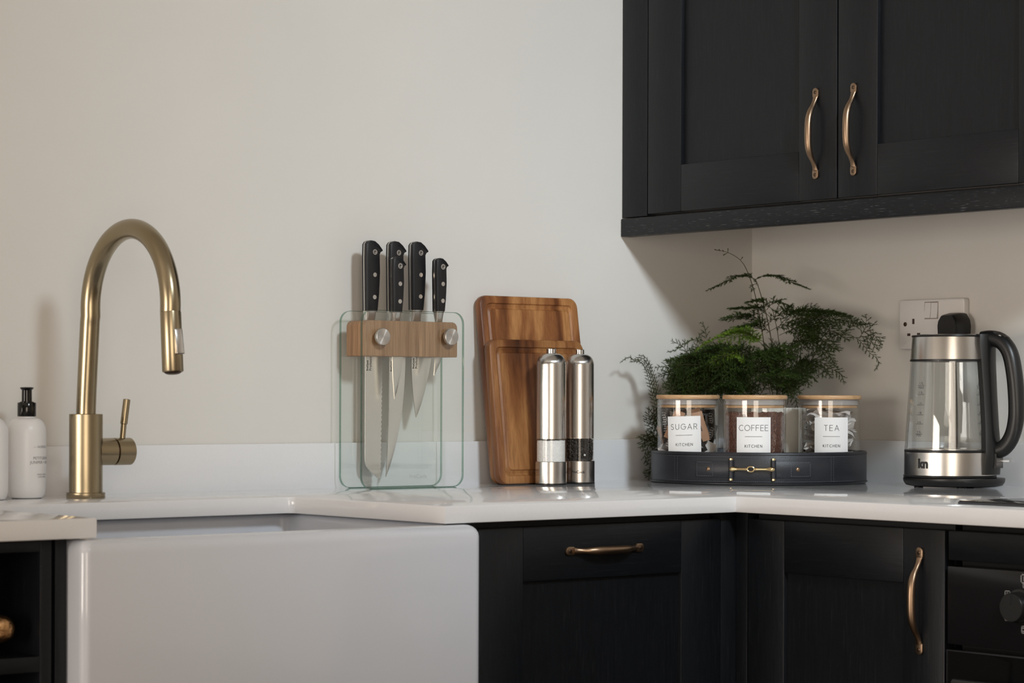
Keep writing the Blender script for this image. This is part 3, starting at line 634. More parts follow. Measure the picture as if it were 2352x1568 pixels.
# ------------------------------------------------------------------ knives (spine towards -X, edge towards +X)
def knife(name, label, px_spine, py_top, px_row_y, hl, hw, tip_px, blade_w, kind, txt):
    # origin at the blade tip; local z up
    Y = px_row_y; top = W(px_spine + 6, py_top, 1, Y); xs = W(px_spine + 8, py_top + 80, 1, Y).x
    tip = W(tip_px[0], tip_px[1], 1, Y); z0 = tip.z
    t = thing(name, label, 'knife', (xs, Y, z0), 0, None)
    zt = top.z - z0; zh0 = zt - hl            # handle from zh0 to zt
    zb = zh0 - 0.021                           # heel of the blade
    # handle: two scales and the tang; profile in (x,z)
    k = hw
    prof = [(0.0005, zh0), (0.0, zh0 + 0.3*hl), (-0.0008, zt - 0.25*hl), (-0.0002, zt - 0.055*hl), (0.10*k, zt - 0.02*hl), (0.32*k, zt), (0.62*k, zt - 0.008*hl),
            (0.90*k, zt - 0.055*hl), (1.16*k, zt - 0.125*hl), (1.18*k, zt - 0.145*hl), (1.02*k, zt - 0.165*hl), (0.95*k, zt - 0.20*hl), (0.98*k, zt - 0.45*hl), (0.92*k, zt - 0.75*hl), (0.80*k, zh0)]
    prof = list(reversed(prof)); prof = [tuple(p) for p in prof]
    th = 0.0078 if k > 0.02 else 0.0066
    mbs = MB(); mbs.prism(prof, -th, -0.0011, b=0.0026); mbs.prism(prof, 0.0011, th, b=0.0026)
    hnd = obj('handle', mbs, M['knife_handle'], t, angle=30)
    def inset(c): return [(c[0] + (0.45*k - c[0])*0.012, c[1])]
    obj('tang', MB().prism([(x - 0.0006, z) if x < 0.2*k else (x, z) for x, z in prof], -0.0014, 0.0014), M['steel_plain'], t)
    for i, f in enumerate((0.165, 0.485, 0.80)):
        rr = (0.0045 if i == 0 else 0.0036)*(1 if k > 0.02 else 0.85)
        rv = obj('rivet', MB().lathe([(rr, -th - 0.0004), (rr, th + 0.0004)], 20, M=Matrix.Translation((0.56*k - (0.02*k if i == 2 else 0), 0, zt - f*hl)) @ Matrix.Rotation(pi/2, 4, 'X')), M['steel_plain'], hnd)
        if i == 0:
            pm_ = MB(); rr2 = rr*0.8
            for (a0, a1, b0, b1) in ((-.45, -.15, -.6, .6), (-.15, .5, .35, .6), (.25, .5, 0, .35), (-.15, .5, -.05, .15), (-.6, .6, -.75, -.62)):
                pm_.add([(a0*rr2, 0, b0*rr2), (a1*rr2, 0, b0*rr2), (a1*rr2, 0, b1*rr2), (a0*rr2, 0, b1*rr2)], [(0, 1, 2, 3)])
            cx = 0.56*k
            obj('stamp', moved(pm_, lambda x, y, z: (x + cx, -th - 0.0007, z + zt - f*hl)), M['ink'], hnd, smooth=False)
    # bolster tapering into the heel
    L = []
    for z, w0, w1, d in ((zh0 + 0.0005, 0.0, 0.80*k, th*0.98), (zh0 - 0.006, 0.001, 0.74*k, th*0.8), (zh0 - 0.014, 0.002, 0.72*k, th*0.5), (zb, 0.002, 0.74*k, 0.0020)):
        L.append([(x, y, z) for x, y in rrect(w0, w1, -d, d, d*0.7, 4)])
    obj('bolster', MB().loft(L), M['steel_plain'], t)
    # blade
    bw = blade_w; x0 = 0.002
    sp, ed = [], []; n = 26
    for i in range(n + 1):
        f = i/n; z = zb*(1 - f)
        if kind == 'bread':
            e = x0 + bw - 0.10*bw*f + (0.00085*sin(z/0.0011) if 0.08 < f < 0.95 else 0)
            s = x0 + (0 if f < 0.90 else ((f - 0.90)/0.10)**1.6*bw*0.72)
        else:
            s = x0 + tip_dx(tip, xs)*max(0, (f - 0.45)/0.55)**1.7 if True else x0
            e = s + bw*(1 - f**(2.6 if kind == 'carve' else 2.1))**0.9
        sp.append((s, z)); ed.append((e, z))
    if kind == 'bread':
        nn = 260; ed = []
        for i in range(nn + 1):
            f = i/nn; z = zb*(1 - f); ed.append((x0 + bw - 0.12*bw*f + (0.0021*abs(sin(z/0.0024)) - 0.001 if 0.04 < f < 0.97 else 0), z))
    def strip(y0, y1, dx): return None
    out = list(reversed(sp)) + []
    mbk = MB()
    if kind != 'bread':
        loops = []
        for (s, z), (e, _) in zip(sp, ed):
            m_ = s + (e - s)*0.62
            loops.append([(s, -0.0011, z), (m_, -0.0009, z), (e, -0.0001, z), (e, 0.0001, z), (m_, 0.0009, z), (s, 0.0011, z)])
        mbk.loft(loops)
    else:
        poly = [(x, z) for x, z in ed] + [(x, z) for x, z in reversed(sp)]
        mbk.prism(poly, -0.0010, 0.0010)
    # heel plate hidden in the bar, up to its top edge
    bl = obj('blade', mbk, M['blade'], t, angle=20)
    if txt:
        a = text_mb('ProCook', 0.0046, 'LEFT', 0.00012); b_ = text_mb('Professional', 0.0066, 'LEFT')
        zz = W(900, txt, 1, Y).z - z0
        # letters run upwards along the spine
        moved(a, lambda x, y, z: (0.0052 - z + 0.0022, -0.0016, zz + x)); moved(b_, lambda x, y, z: (0.0120 - z + 0.0020, -0.0016, zz + x))
        a.add(b_.v, b_.f); obj('blade_mark', a, M['ink'], bl, smooth=False)
    return t
def tip_dx(tip, xs): return tip.x - xs - 0.002
YB1, YB2 = -0.0475, -0.0715
knife('bread_knife', 'long serrated bread knife hanging in the glass knife block', 829, 551, YB1, 0.1150, 0.0275, (855, 1097), 0.0345, 'bread', 852)
knife('carving_knife', 'long narrow carving knife hanging behind a smaller knife', 884, 553, YB1, 0.1150, 0.0275, (886, 1095), 0.034, 'carve', 853)
knife('utility_knife', 'medium utility knife hanging in front of the carving knife', 891, 589, YB2, 0.0905, 0.0215, (906, 916), 0.026, 'chef', None)
knife('chef_knife', 'wide chef knife hanging between the utility and paring knives', 935, 554, YB1, 0.1130, 0.0275, (955.5, 958), 0.047, 'chef', 846)
knife('paring_knife', 'shortest paring knife hanging at the end of the oak bar', 990, 592, YB2, 0.0880, 0.0210, (996.5, 862), 0.022, 'chef', None)

# ------------------------------------------------------------------ chopping boards leaning on the wall
def board(name, label, xl, w, h, yb, tilt, m, th=0.0165, rc=0.016, groove=0.018):
    t = thing(name, label, 'chopping board', (xl + w/2, yb, 0))
    def L(ins, y, r): return [(x, y, z) for x, z in rrect(-w/2 + ins, w/2 - ins, ins, h - ins, max(r, 0.001), 6)]
    g0, g1 = groove - 0.0045, groove + 0.0055
    loops = [L(0.004, th, rc - 0.003), L(0.0012, th - 0.0012, rc), L(0, th - 0.004, rc), L(0, 0.004, rc), L(0.0012, 0.0012, rc), L(0.004, 0, rc - 0.003),
             L(g0 - 0.0005, 0.0, rc*0.6), L(g0 + 0.0012, 0.0030, rc*0.6), L((g0 + g1)/2, 0.0046, rc*0.55), L(g1 - 0.0012, 0.0030, rc*0.5), L(g1 + 0.0005, 0.0, rc*0.45)]
    mb = MB().loft(loops, True, True)
    ca, sa = cos(tilt), sin(tilt)
    # lean back about the lower back edge line; the lowest edge stays on the worktop
    low = min(z*ca - y*sa for x, y, z in mb.v)
    moved(mb, lambda x, y, z: (x, y*ca + z*sa, z*ca - y*sa - low))
    o = obj('board', mb, m, t, angle=30); return t
xb = W(1152, 1095, 1, -0.070).x
board('chopping_board', 'large acacia chopping board leaning on the wall behind the small board', W(1137, 1095, 1, -0.0635).x, 0.2200, 0.3220, -0.0665, 0.146, M['acacia'])
board('chopping_board', 'small acacia chopping board leaning against the large board', xb - 0.0205, 0.2105, 0.2455, -0.0915, 0.128, M['acacia_b'])

# ------------------------------------------------------------------ mills
def mill(name, label, c, filling, mark):
    t = thing(name, label, 'mill', (c.x, c.y, 0), face_cam(c), 'electric mills beside the boards')
    obj('foot', MB().lathe([(0.0262, 0), (0.0266, 0.0004), (0.0266, 0.0026), (0.0255, 0.003)], 40), M['black_plastic'], t)
    bs = obj('base', MB().lathe([(0.0255, 0.0026), (0.0264, 0.003), (0.0264, 0.0385), (0.0260, 0.0390), (0.0225, 0.0390)], 48), M['steel'], t)
    obj('window', MB().lathe([(0.0248, 0.0388), (0.0248, 0.0778)], 48, cap0=False, cap1=False), M['acrylic'], t)
    prof = [(0.0225, 0.0770), (0.0247, 0.0770), (0.0247, 0.2020)]
    for i in range(1, 9): a = R(90*i/8); prof.append((0.0247 - 0.0150*(1 - cos(a)), 0.2020 + 0.0185*sin(a)))
    prof.append((0.006, 0.2212)); obj('sleeve', MB().lathe(prof, 48), M['steel'], t)
    obj('button', MB().lathe([(0.0082, 0.2195), (0.0082, 0.2278), (0.0074, 0.2285), (0.002, 0.2285)], 28), M['chrome'], t)
    if filling == 'salt':
        loops = []
        for r, z in ((0.0236, 0.0392), (0.0236, 0.0745), (0.016, 0.0755), (0.004, 0.0760)):
            loops.append([(r*cos(2*pi*i/48), r*sin(2*pi*i/48), z + (random.uniform(-0.001, 0.001) if z > 0.05 else 0)) for i in range(48)])
        f = obj('salt', MB().loft(loops), M['salt'], t); f['kind'] = 'stuff'
    else:
        mb = MB().lathe([(0.0205, 0.0392), (0.0205, 0.0768)], 32); ico = bmesh.new(); bmesh.ops.create_icosphere(ico, subdivisions=1, radius=1)
        iv = [v.co.copy() for v in ico.verts]; ifc = [[v.index for v in f.verts] for f in ico.faces]; ico.free()
        for k in range(430):
            a = random.uniform(0, 2*pi); z = random.uniform(0.041, 0.0755); rr = random.uniform(0.0015, 0.0023); r = 0.0245 - rr - random.uniform(0.0002, 0.0014)
            mb.add([(r*cos(a) + p.x*rr, r*sin(a) + p.y*rr, z + p.z*rr) for p in iv], ifc)
        f = obj('peppercorns', mb, M['pepper'], t); f['kind'] = 'stuff'
        sd = MB(); a = R(-66); r = 0.0226
        sd.add([(r*cos(a) + p.x*0.0022, r*sin(a) + p.y*0.0022, 0.049 + p.z*0.0022) for p in iv], ifc); obj('pale_peppercorn', sd, M['card'], t)
    if mark:
        tm = text_mb('ProCook', 0.0062, bold=0.00015); r = 0.02665; obj('lettering', moved(tm, lambda x, y, z: (r*sin((x - 0.002)/r), -r*cos((x - 0.002)/r), z + 0.0185)), M['ink'], bs, smooth=False)
mill('salt_mill', 'brushed steel electric mill with white salt in its window', D(1265.8, 1000, 4.015), 'salt', False)
mill('pepper_mill', 'brushed steel electric mill with black peppercorns in its window', D(1330.5, 1000, 4.075), 'pepper', True)

# ------------------------------------------------------------------ leather tray in the corner
TC = D(1742, 1000, 4.185); TR = 0.1875; TH_T = 0.0555
TROT = face_cam(TC)
tray = thing('leather_tray', 'round navy black leather tray with a brass snaffle bit on its side', 'tray', (TC.x, TC.y, 0), TROT)
sh = obj('shell', MB().lathe([(TR - 0.006, 0), (TR - 0.001, 0.0005), (TR, 0.002), (TR, TH_T - 0.002), (TR - 0.001, TH_T - 0.0005), (TR - 0.004, TH_T), (TR - 0.007, TH_T - 0.0005), (TR - 0.008, TH_T - 0.002), (TR - 0.008, 0.006), (TR - 0.010, 0.006)], 120), M['leather'], tray)
obj('piping', MB().sweep([((TR + 0.0003)*cos(2*pi*i/120), (TR + 0.0003)*sin(2*pi*i/120), TH_T - 0.0045) for i in range(121)], 0.0007, seg=6).sweep([((TR + 0.0006)*cos(2*pi*i/120), (TR + 0.0006)*sin(2*pi*i/120), 0.003) for i in range(121)], 0.0014, seg=6), M['leather_edge'], tray)
def on(s, z, d): a = s/TR; return ((TR + d)*sin(a), -(TR + d)*cos(a), z)
def stitch_line(mb, s0, z0, s1, z1, step=0.0036, ln=0.0024, wd=0.0004):
    L = sqrt((s1-s0)**2 + (z1-z0)**2); n = int(L/step); ux, uz = (s1-s0)/L, (z1-z0)/L
    for i in range(n):
        a = i*step; p = [(s0 + ux*a - uz*wd, z0 + uz*a + ux*wd), (s0 + ux*a + uz*wd, z0 + uz*a - ux*wd), (s0 + ux*(a+ln) + uz*wd, z0 + uz*(a+ln) - ux*wd), (s0 + ux*(a+ln) - uz*wd, z0 + uz*(a+ln) + ux*wd)]
        mb.add([on(s, z, stitch_line.d) for s, z in p], [(0, 1, 2, 3)])
stitch_line.d = 0.0004
st = MB()
def SP(px): # pixel column on the tray front -> arc length
    x = (px - 1742)/F_PX*4.03; return TR*math.asin(max(-0.98, min(0.98, x/TR)))
def ZPY(py): return CZ - (py - 911.6)/F_PX*4.0
for px in (1549, 1556, 1908, 1914): stitch_line(st, SP(px), 0.006, SP(px), TH_T - 0.006)
stitch_line(st, -0.2, TH_T - 0.0075, 0.2, TH_T - 0.0075); stitch_line(st, -0.2, 0.0065, 0.2, 0.0065)
obj('stitching', st, M['thread'], tray, smooth=False)
zc = 0.0272
def patch(s0, s1, z0, z1, d0, d1, n=14):
    mb = MB(); loops = []
    for i in range(n + 1):
        s = s0 + (s1 - s0)*i/n; loops.append([on(s, z0, d0), on(s, z0, d1 - 0.0004), on(s, z0 + 0.0006, d1), on(s, z1 - 0.0006, d1), on(s, z1, d1 - 0.0004), on(s, z1, d0)])
    return mb.loft(loops)
sL0, sL1, sR0, sR1 = SP(1601), SP(1681), SP(1776), SP(1861)
for k, (a, b) in enumerate(((sL0, sL1 + 0.001), (sR0 - 0.001, sR1))):
    pt = obj('leather_tab', patch(a, b, zc - 0.0140, zc + 0.0140, -0.001, 0.0022), M['leather'], tray)
    m2 = MB(); stitch_line.d = 0.0026
    e0, e1 = (a + 0.002, a + 0.032) if k == 0 else (b - 0.036, b - 0.002)
    for (p, q, r_, s_) in ((e0, zc - 0.0115, e1, zc - 0.0115), (e0, zc + 0.0115, e1, zc + 0.0115), (e0, zc - 0.0115, e0, zc + 0.0115), (e1, zc - 0.0115, e1, zc + 0.0115)): stitch_line(m2, p, q, r_, s_)
    obj('tab_stitching', m2, M['thread'], pt, smooth=False)
    sc_ = SP(1629) if k == 0 else SP(1831); P0 = Vector(on(sc_, zc, 0.0022)); n_ = Vector((P0.x, P0.y, 0)).normalized()
    MM = Matrix.Translation(P0) @ Vector((0, 0, 1)).rotation_difference(n_).to_matrix().to_4x4()
    obj('stud', MB().lathe([(0.0036, -0.001), (0.0036, 0.0008), (0.0026, 0.0016), (0.0008, 0.0019)], 20, M=MM), M['aged_brass'], tray)
    sE = sL1 if k == 0 else sR0
    lo = obj('leather_loop', MB().sweep([on(sE, zc - 0.0155, 0.003), on(sE, zc + 0.0155, 0.003)], 0.0042, seg=14), M['leather'], tray)
    obj('bar_end', MB().sweep([on(sE, zc - 0.0185, 0.003), on(sE, zc - 0.0145, 0.003)], 0.0036, seg=16), M['gold'], tray)
    obj('bar_end', MB().sweep([on(sE, zc + 0.0145, 0.003), on(sE, zc + 0.0185, 0.003)], 0.0036, seg=16), M['gold'], tray)
smid = SP(1726)
a_ = [on(sL1 - 0.001 + (smid - 0.004 - sL1)*i/10, zc + 0.0005, 0.006) for i in range(11)]
obj('bit_arm', MB().sweep(a_, [0.0030, 0.0046, 0.0040, 0.0030, 0.0024, 0.0022, 0.0022, 0.0022, 0.0023, 0.0026, 0.0022], seg=14), M['gold'], tray)
a_ = [on(sR0 + 0.001 + (smid + 0.004 - sR0)*i/10, zc + 0.0005, 0.006) for i in range(11)]
obj('bit_arm', MB().sweep(a_, [0.0030, 0.0046, 0.0040, 0.0030, 0.0024, 0.0022, 0.0022, 0.0022, 0.0023, 0.0026, 0.0022], seg=14), M['gold'], tray)
obj('bit_link', MB().sweep([on(smid - 0.0005 + 0.0058*cos(2*pi*i/24), zc + 0.0005 + 0.0042*sin(2*pi*i/24), 0.006) for i in range(25)], 0.0014, seg=8), M['gold'], tray)

# ------------------------------------------------------------------ storage jars on the tray
ZT = 0.0062
JH, JR = 0.1455, 0.0530
def jar(c, kind, label, lab_off, lab_z, tilt):
    t = thing('storage_jar', label, 'jar', (c.x, c.y, ZT), face_cam(c), 'labelled jars on the tray')
    g = 0.0028; h = JH - 0.0085
    obj('glass', MB().lathe([(0.010, 0.0), (JR - 0.006, 0.0), (JR - 0.0015, 0.0018), (JR, 0.006), (JR, h - 0.0005), (JR - g/2, h), (JR - g, h - 0.0005), (JR - g, 0.010), (JR - g - 0.003, 0.0065), (JR - g - 0.008, 0.0055), (0.010, 0.0055)], 64), M['jar_glass'], t)
    lid = obj('lid', MB().lathe([(JR - 0.002, h + 0.0012), (JR + 0.0014, h + 0.0016), (JR + 0.0020, h + 0.0026), (JR + 0.0020, h + 0.0068), (JR + 0.0010, h + 0.0082), (JR - 0.002, h + 0.0086)], 64), M['bamboo'], t)
    obj('lid_plug', MB().lathe([(JR - 0.0052, h - 0.0135), (JR - 0.0048, h - 0.0132), (JR - 0.0048, h - 0.0092), (JR - 0.006, h - 0.009)], 48), M['bamboo'], lid)
    obj('lid_seal', MB().lathe([(JR - 0.0060, h - 0.0090), (JR - 0.0034, h - 0.0082), (JR - 0.0034, h - 0.0020), (JR - 0.001, h + 0.0012)], 48), M['silicone'], lid)
    r = JR + 0.0004; w2, h2 = 0.0297, 0.066; n = 16
    def mp(d):
        def f(x, y, z):
            X = x*cos(tilt) - z*sin(tilt); Z = x*sin(tilt) + z*cos(tilt); a = X/r + lab_off
            return ((r + d)*sin(a), -(r + d)*cos(a), Z + lab_z)
        return f
    mb = MB(); loops = []
    for i in range(n + 1):
        x = -w2 + 2*w2*i/n; loops.append([(x, 0, -h2), (x, 1, -h2), (x, 1, 0), (x, 0, 0)])
    mb.loft(loops); f0, f1 = mp(0.0), mp(0.0003); mb.v = [f1(*v) if v[1] else f0(*v) for v in mb.v]
    lb = obj('label_card', mb, M['card'], t)
    px = MB(); word = {'sugar': 'SUGAR', 'coffee': 'COFFEE', 'tea': 'TEA'}[kind]
    stroke_text(px, word, 0.0092, 0.00072, 0.0035 if kind != 'coffee' else 0.0026, -0.0226)
    px.add([(-0.0145, 0, -0.0328), (0.0145, 0, -0.0328), (0.0145, 0, -0.0322), (-0.0145, 0, -0.0322)], [(0, 1, 2, 3)])
    stroke_text(px, 'KITCHEN', 0.0044, 0.00060, 0.0019, -0.0508)
    # subdivide long strokes so that they follow the curve
    pv = MB()
    for f in px.f:
        q = [Vector(px.v[i]) for i in f]; L = max((q[1]-q[2]).length, (q[0]-q[1]).length); kx = max(1, int(L/0.004))
        if (q[1]-q[2]).length >= (q[0]-q[1]).length: A, B, C_, D_ = q[0], q[1], q[2], q[3]
        else: A, B, C_, D_ = q[1], q[2], q[3], q[0]
        for k in range(kx):
            t0, t1 = k/kx, (k+1)/kx
            pv.add([A.lerp(D_, t0), B.lerp(C_, t0), B.lerp(C_, t1), A.lerp(D_, t1)], [(0, 1, 2, 3)])
    moved(pv, mp(0.0006)); obj('lettering', pv, M['ink'], lb, smooth=False)
    return t
JS = D(1580, 1000, 4.150); JC = D(1733.5, 1000, 4.066); JT = D(1904.5, 1000, 4.146)
def lz(py, z): return CZ - (py - 911.6)/F_PX*z - ZT
jar(JS, 'sugar', 'glass jar of sugar sachets labelled SUGAR with a bamboo lid', -0.145, lz(956, 4.10), R(1.6))
jar(JC, 'coffee', 'glass jar of ground coffee labelled COFFEE with a bamboo lid', -0.04, lz(958, 4.01), 0)
jar(JT, 'tea', 'glass jar of tea bags labelled TEA with a bamboo lid', 0.075, lz(958, 4.09), 0)
# coffee
loops = []
for r, z in ((0.044, 0.0058), (0.0492, 0.012), (0.0495, 0.112), (0.0475, 0.1165), (0.030, 0.112), (0.005, 0.114)):
    loops.append([(r*cos(2*pi*i/64), r*sin(2*pi*i/64), z + (random.uniform(-0.0012, 0.0012) if z > 0.1 else 0)) for i in range(64)])
cf = obj('ground_coffee', MB().loft(loops), M['coffee'], None, (JC.x, JC.y, ZT)); cf['kind'] = 'stuff'
tag(cf, 'brown ground coffee filling the middle jar', 'coffee')
# sugar sachets: each one a thing
def sachet_mesh(w, h):
    mb = MB(); n, k = 8, 4; V = []
    for s in (1, -1):
        for i in range(n + 1):
            for j in range(k + 1):
                u, v = i/n, j/k; puff = 0.0026*(sin(pi*min(1, max(0, (u - 0.08)/0.84)))**0.5)*(sin(pi*v)**0.6)
                V.append((-w/2 + w*v, s*(puff + 0.00015), -h/2 + h*u))
    F_ = []; st_ = (n + 1)*(k + 1)
    for s in range(2):
        for i in range(n):
            for j in range(k):
                a = s*st_ + i*(k+1) + j; q = (a, a+1, a+k+2, a+k+1); F_.append(q if s == 0 else tuple(reversed(q)))
    return mb.add(V, F_)
SAC = {k: sachet_mesh(0.019, 0.052).mesh('sachet_' + k) for k in ('black', 'brown', 'white')}
for k in SAC: SAC[k].materials.append(M['sachet_' + k])
sq = MB()
cur = [(0.0008*t*0 + 0.0030*cos(t*1.0) + 0.0012*cos(t*2.3), -0.019 + 0.00062*t + 0.0016*sin(t*1.0)) for t in [i*0.25 for i in range(240)] if not (22 < t < 27)]
for i in range(len(cur) - 1):
    p, q = Vector(cur[i]), Vector(cur[i+1]); d = (q - p); n_ = Vector((-d.y, d.x)).normalized()*0.00028
    if d.length > 0.002: continue
    sq.add([(p.x + n_.x, -0.0031, p.y + n_.y), (p.x - n_.x, -0.0031, p.y - n_.y), (q.x - n_.x, -0.0031, q.y - n_.y), (q.x + n_.x, -0.0031, q.y + n_.y)], [(0, 1, 2, 3)])
SQ = sq.mesh('script_print', smooth=False); SQ.materials.append(M['white_ink'])
sk2 = MB()
for (x0, x1, z0, z1) in ((-0.006, -0.0045, -0.008, 0.006), (-0.0035, -0.002, -0.006, 0.006), (-0.001, 0.0005, -0.008, 0.004)):
    sk2.add([(x0, -0.0031, z0), (x1, -0.0031, z0), (x1, -0.0031, z1), (x0, -0.0031, z1)], [(0, 1, 2, 3)])
SK2 = sk2.mesh('lettering_print', smooth=False); SK2.materials.append(M['ink'])
rs = random.Random(21); base_a = face_cam(JS)
LAB = {'black': 'black paper sugar sachet with white script inside the sugar jar', 'brown': 'brown kraft paper sugar sachet inside the sugar jar', 'white': 'white paper sugar sachet inside the sugar jar'}
def sachet(kind, a, z, r, roll, lean):
    o = bpy.data.objects.new('sugar_sachet', SAC[kind]); COL.objects.link(o)
    a = (a + pi) % (2*pi) - pi
    yaw = -a*0.72 if abs(a) < 1.9 else 0.0
    o.matrix_world = Matrix.Translation((JS.x, JS.y, ZT + z)) @ Matrix.Rotation(base_a + a, 4, 'Z') @ Matrix.Translation((0, -r, 0)) @ Matrix.Rotation(yaw, 4, 'Z') @ Matrix.Rotation(lean, 4, 'X') @ Matrix.Rotation(roll, 4, 'Y')
    tag(o, LAB[kind], 'sugar sachet', kind + ' sugar sachets in the jar')
    if kind == 'black':
        c = bpy.data.objects.new('script_print', SQ); COL.objects.link(c); c.parent = o
    if kind == 'brown':
        c = bpy.data.objects.new('lettering_print', SK2); COL.objects.link(c); c.parent = o
kinds = ['black', 'black', 'brown', 'black', 'white', 'black', 'brown']
n = 0
for ringi in range(3):
    r = (0.0400, 0.0330, 0.022)[ringi]
    for k in range((22, 14, 8)[ringi]):
        a = 2*pi*(k + 0.37*ringi)/(22, 14, 8)[ringi] + rs.uniform(-.1, .1)
        z = (0.036, 0.068, 0.094)[(k + ringi) % 3] + rs.uniform(-0.004, 0.006)
        sachet(kinds[n % 7] if rs.random() < 0.85 else rs.choice(kinds), a, min(z, 0.097), r - rs.uniform(0, 0.003), rs.uniform(-0.5, 0.5), rs.uniform(-0.10, 0.10)); n += 1
# tea bags: each one a thing
def teabag_mesh(seed):
    rr = random.Random(seed); mb = MB(); n = 10; w = 0.074; V = []
    ph = [rr.uniform(0, 6.28) for _ in range(6)]
    for s in (1, -1):
        for i in range(n + 1):
            for j in range(n + 1):
                u, v = i/n - .5, j/n - .5
                puff = 0.0036*max(0, cos(pi*u)*cos(pi*v))**0.5
                wv = 0.0045*sin(7*u + ph[0])*cos(6*v + ph[1]) + 0.0026*sin(15*v + ph[2]) *abs(u)*2 + 0.002*sin(17*u + ph[3])*abs(v)*2
                V.append((w*u, w*v*0.88, s*(puff + 0.0001) + wv))
    F_ = []; st_ = (n+1)**2
    for s in range(2):
        for i in range(n):
            for j in range(n):
                a = s*st_ + i*(n+1) + j; q = (a, a+1, a+n+2, a+n+1); F_.append(q if s == 0 else tuple(reversed(q)))
    me = mb.add(V, F_).mesh('tea_bag', 50); me.materials.append(M['teabag']); return me
TB = [teabag_mesh(k) for k in range(5)]
for k in range(26):
    o = bpy.data.objects.new('tea_bag', TB[k % 5]); COL.objects.link(o)
    a = rs.uniform(0, 6.28); rad = rs.uniform(0, 0.002)
    o.matrix_world = Matrix.Translation((JT.x + rad*cos(a), JT.y + rad*sin(a), ZT + 0.012 + k*0.0041)) @ Matrix.Rotation(rs.uniform(-0.24, 0.24), 4, 'X') @ Matrix.Rotation(rs.uniform(-0.24, 0.24), 4, 'Y') @ Matrix.Rotation(rs.uniform(0, 6.28), 4, 'Z')
    tag(o, 'crumpled white paper tea bag inside the tea jar', 'tea bag', 'tea bags in the jar')

# ------------------------------------------------------------------ fern and its pot
PC = D(1785, 1000, 4.275)
pot = thing('plant_pot', 'off white round pot standing behind the jars', 'plant pot', (PC.x, PC.y, ZT))
ph_ = CZ - (936 - 911.6)/F_PX*4.25 - ZT
obj('pot_wall', MB().lathe([(0.038, 0.0), (0.044, 0.002), (0.051, ph_ - 0.002), (0.0505, ph_), (0.0475, ph_), (0.047, ph_ - 0.012)], 48, cap1=False), M['pot'], pot)
obj('soil', MB().lathe([(0.0474, ph_ - 0.012), (0.03, ph_ - 0.008), (0.005, ph_ - 0.006)], 32, cap0=False), M['soil'], pot)
fern = thing('asparagus_fern', 'feathery green asparagus fern growing behind the jars', 'fern', (PC.x, PC.y, ZT + ph_ - 0.010))
FO = Vector(fern.location)
rf = random.Random(5)
def clampw(p):
    return Vector((min(p.x, -0.003 if p.z > ZU + 0.002 else -UP - 0.002), min(p.y, -0.003 if p.z > ZU + 0.002 else -UP - 0.002), max(p.z, 0.001)))
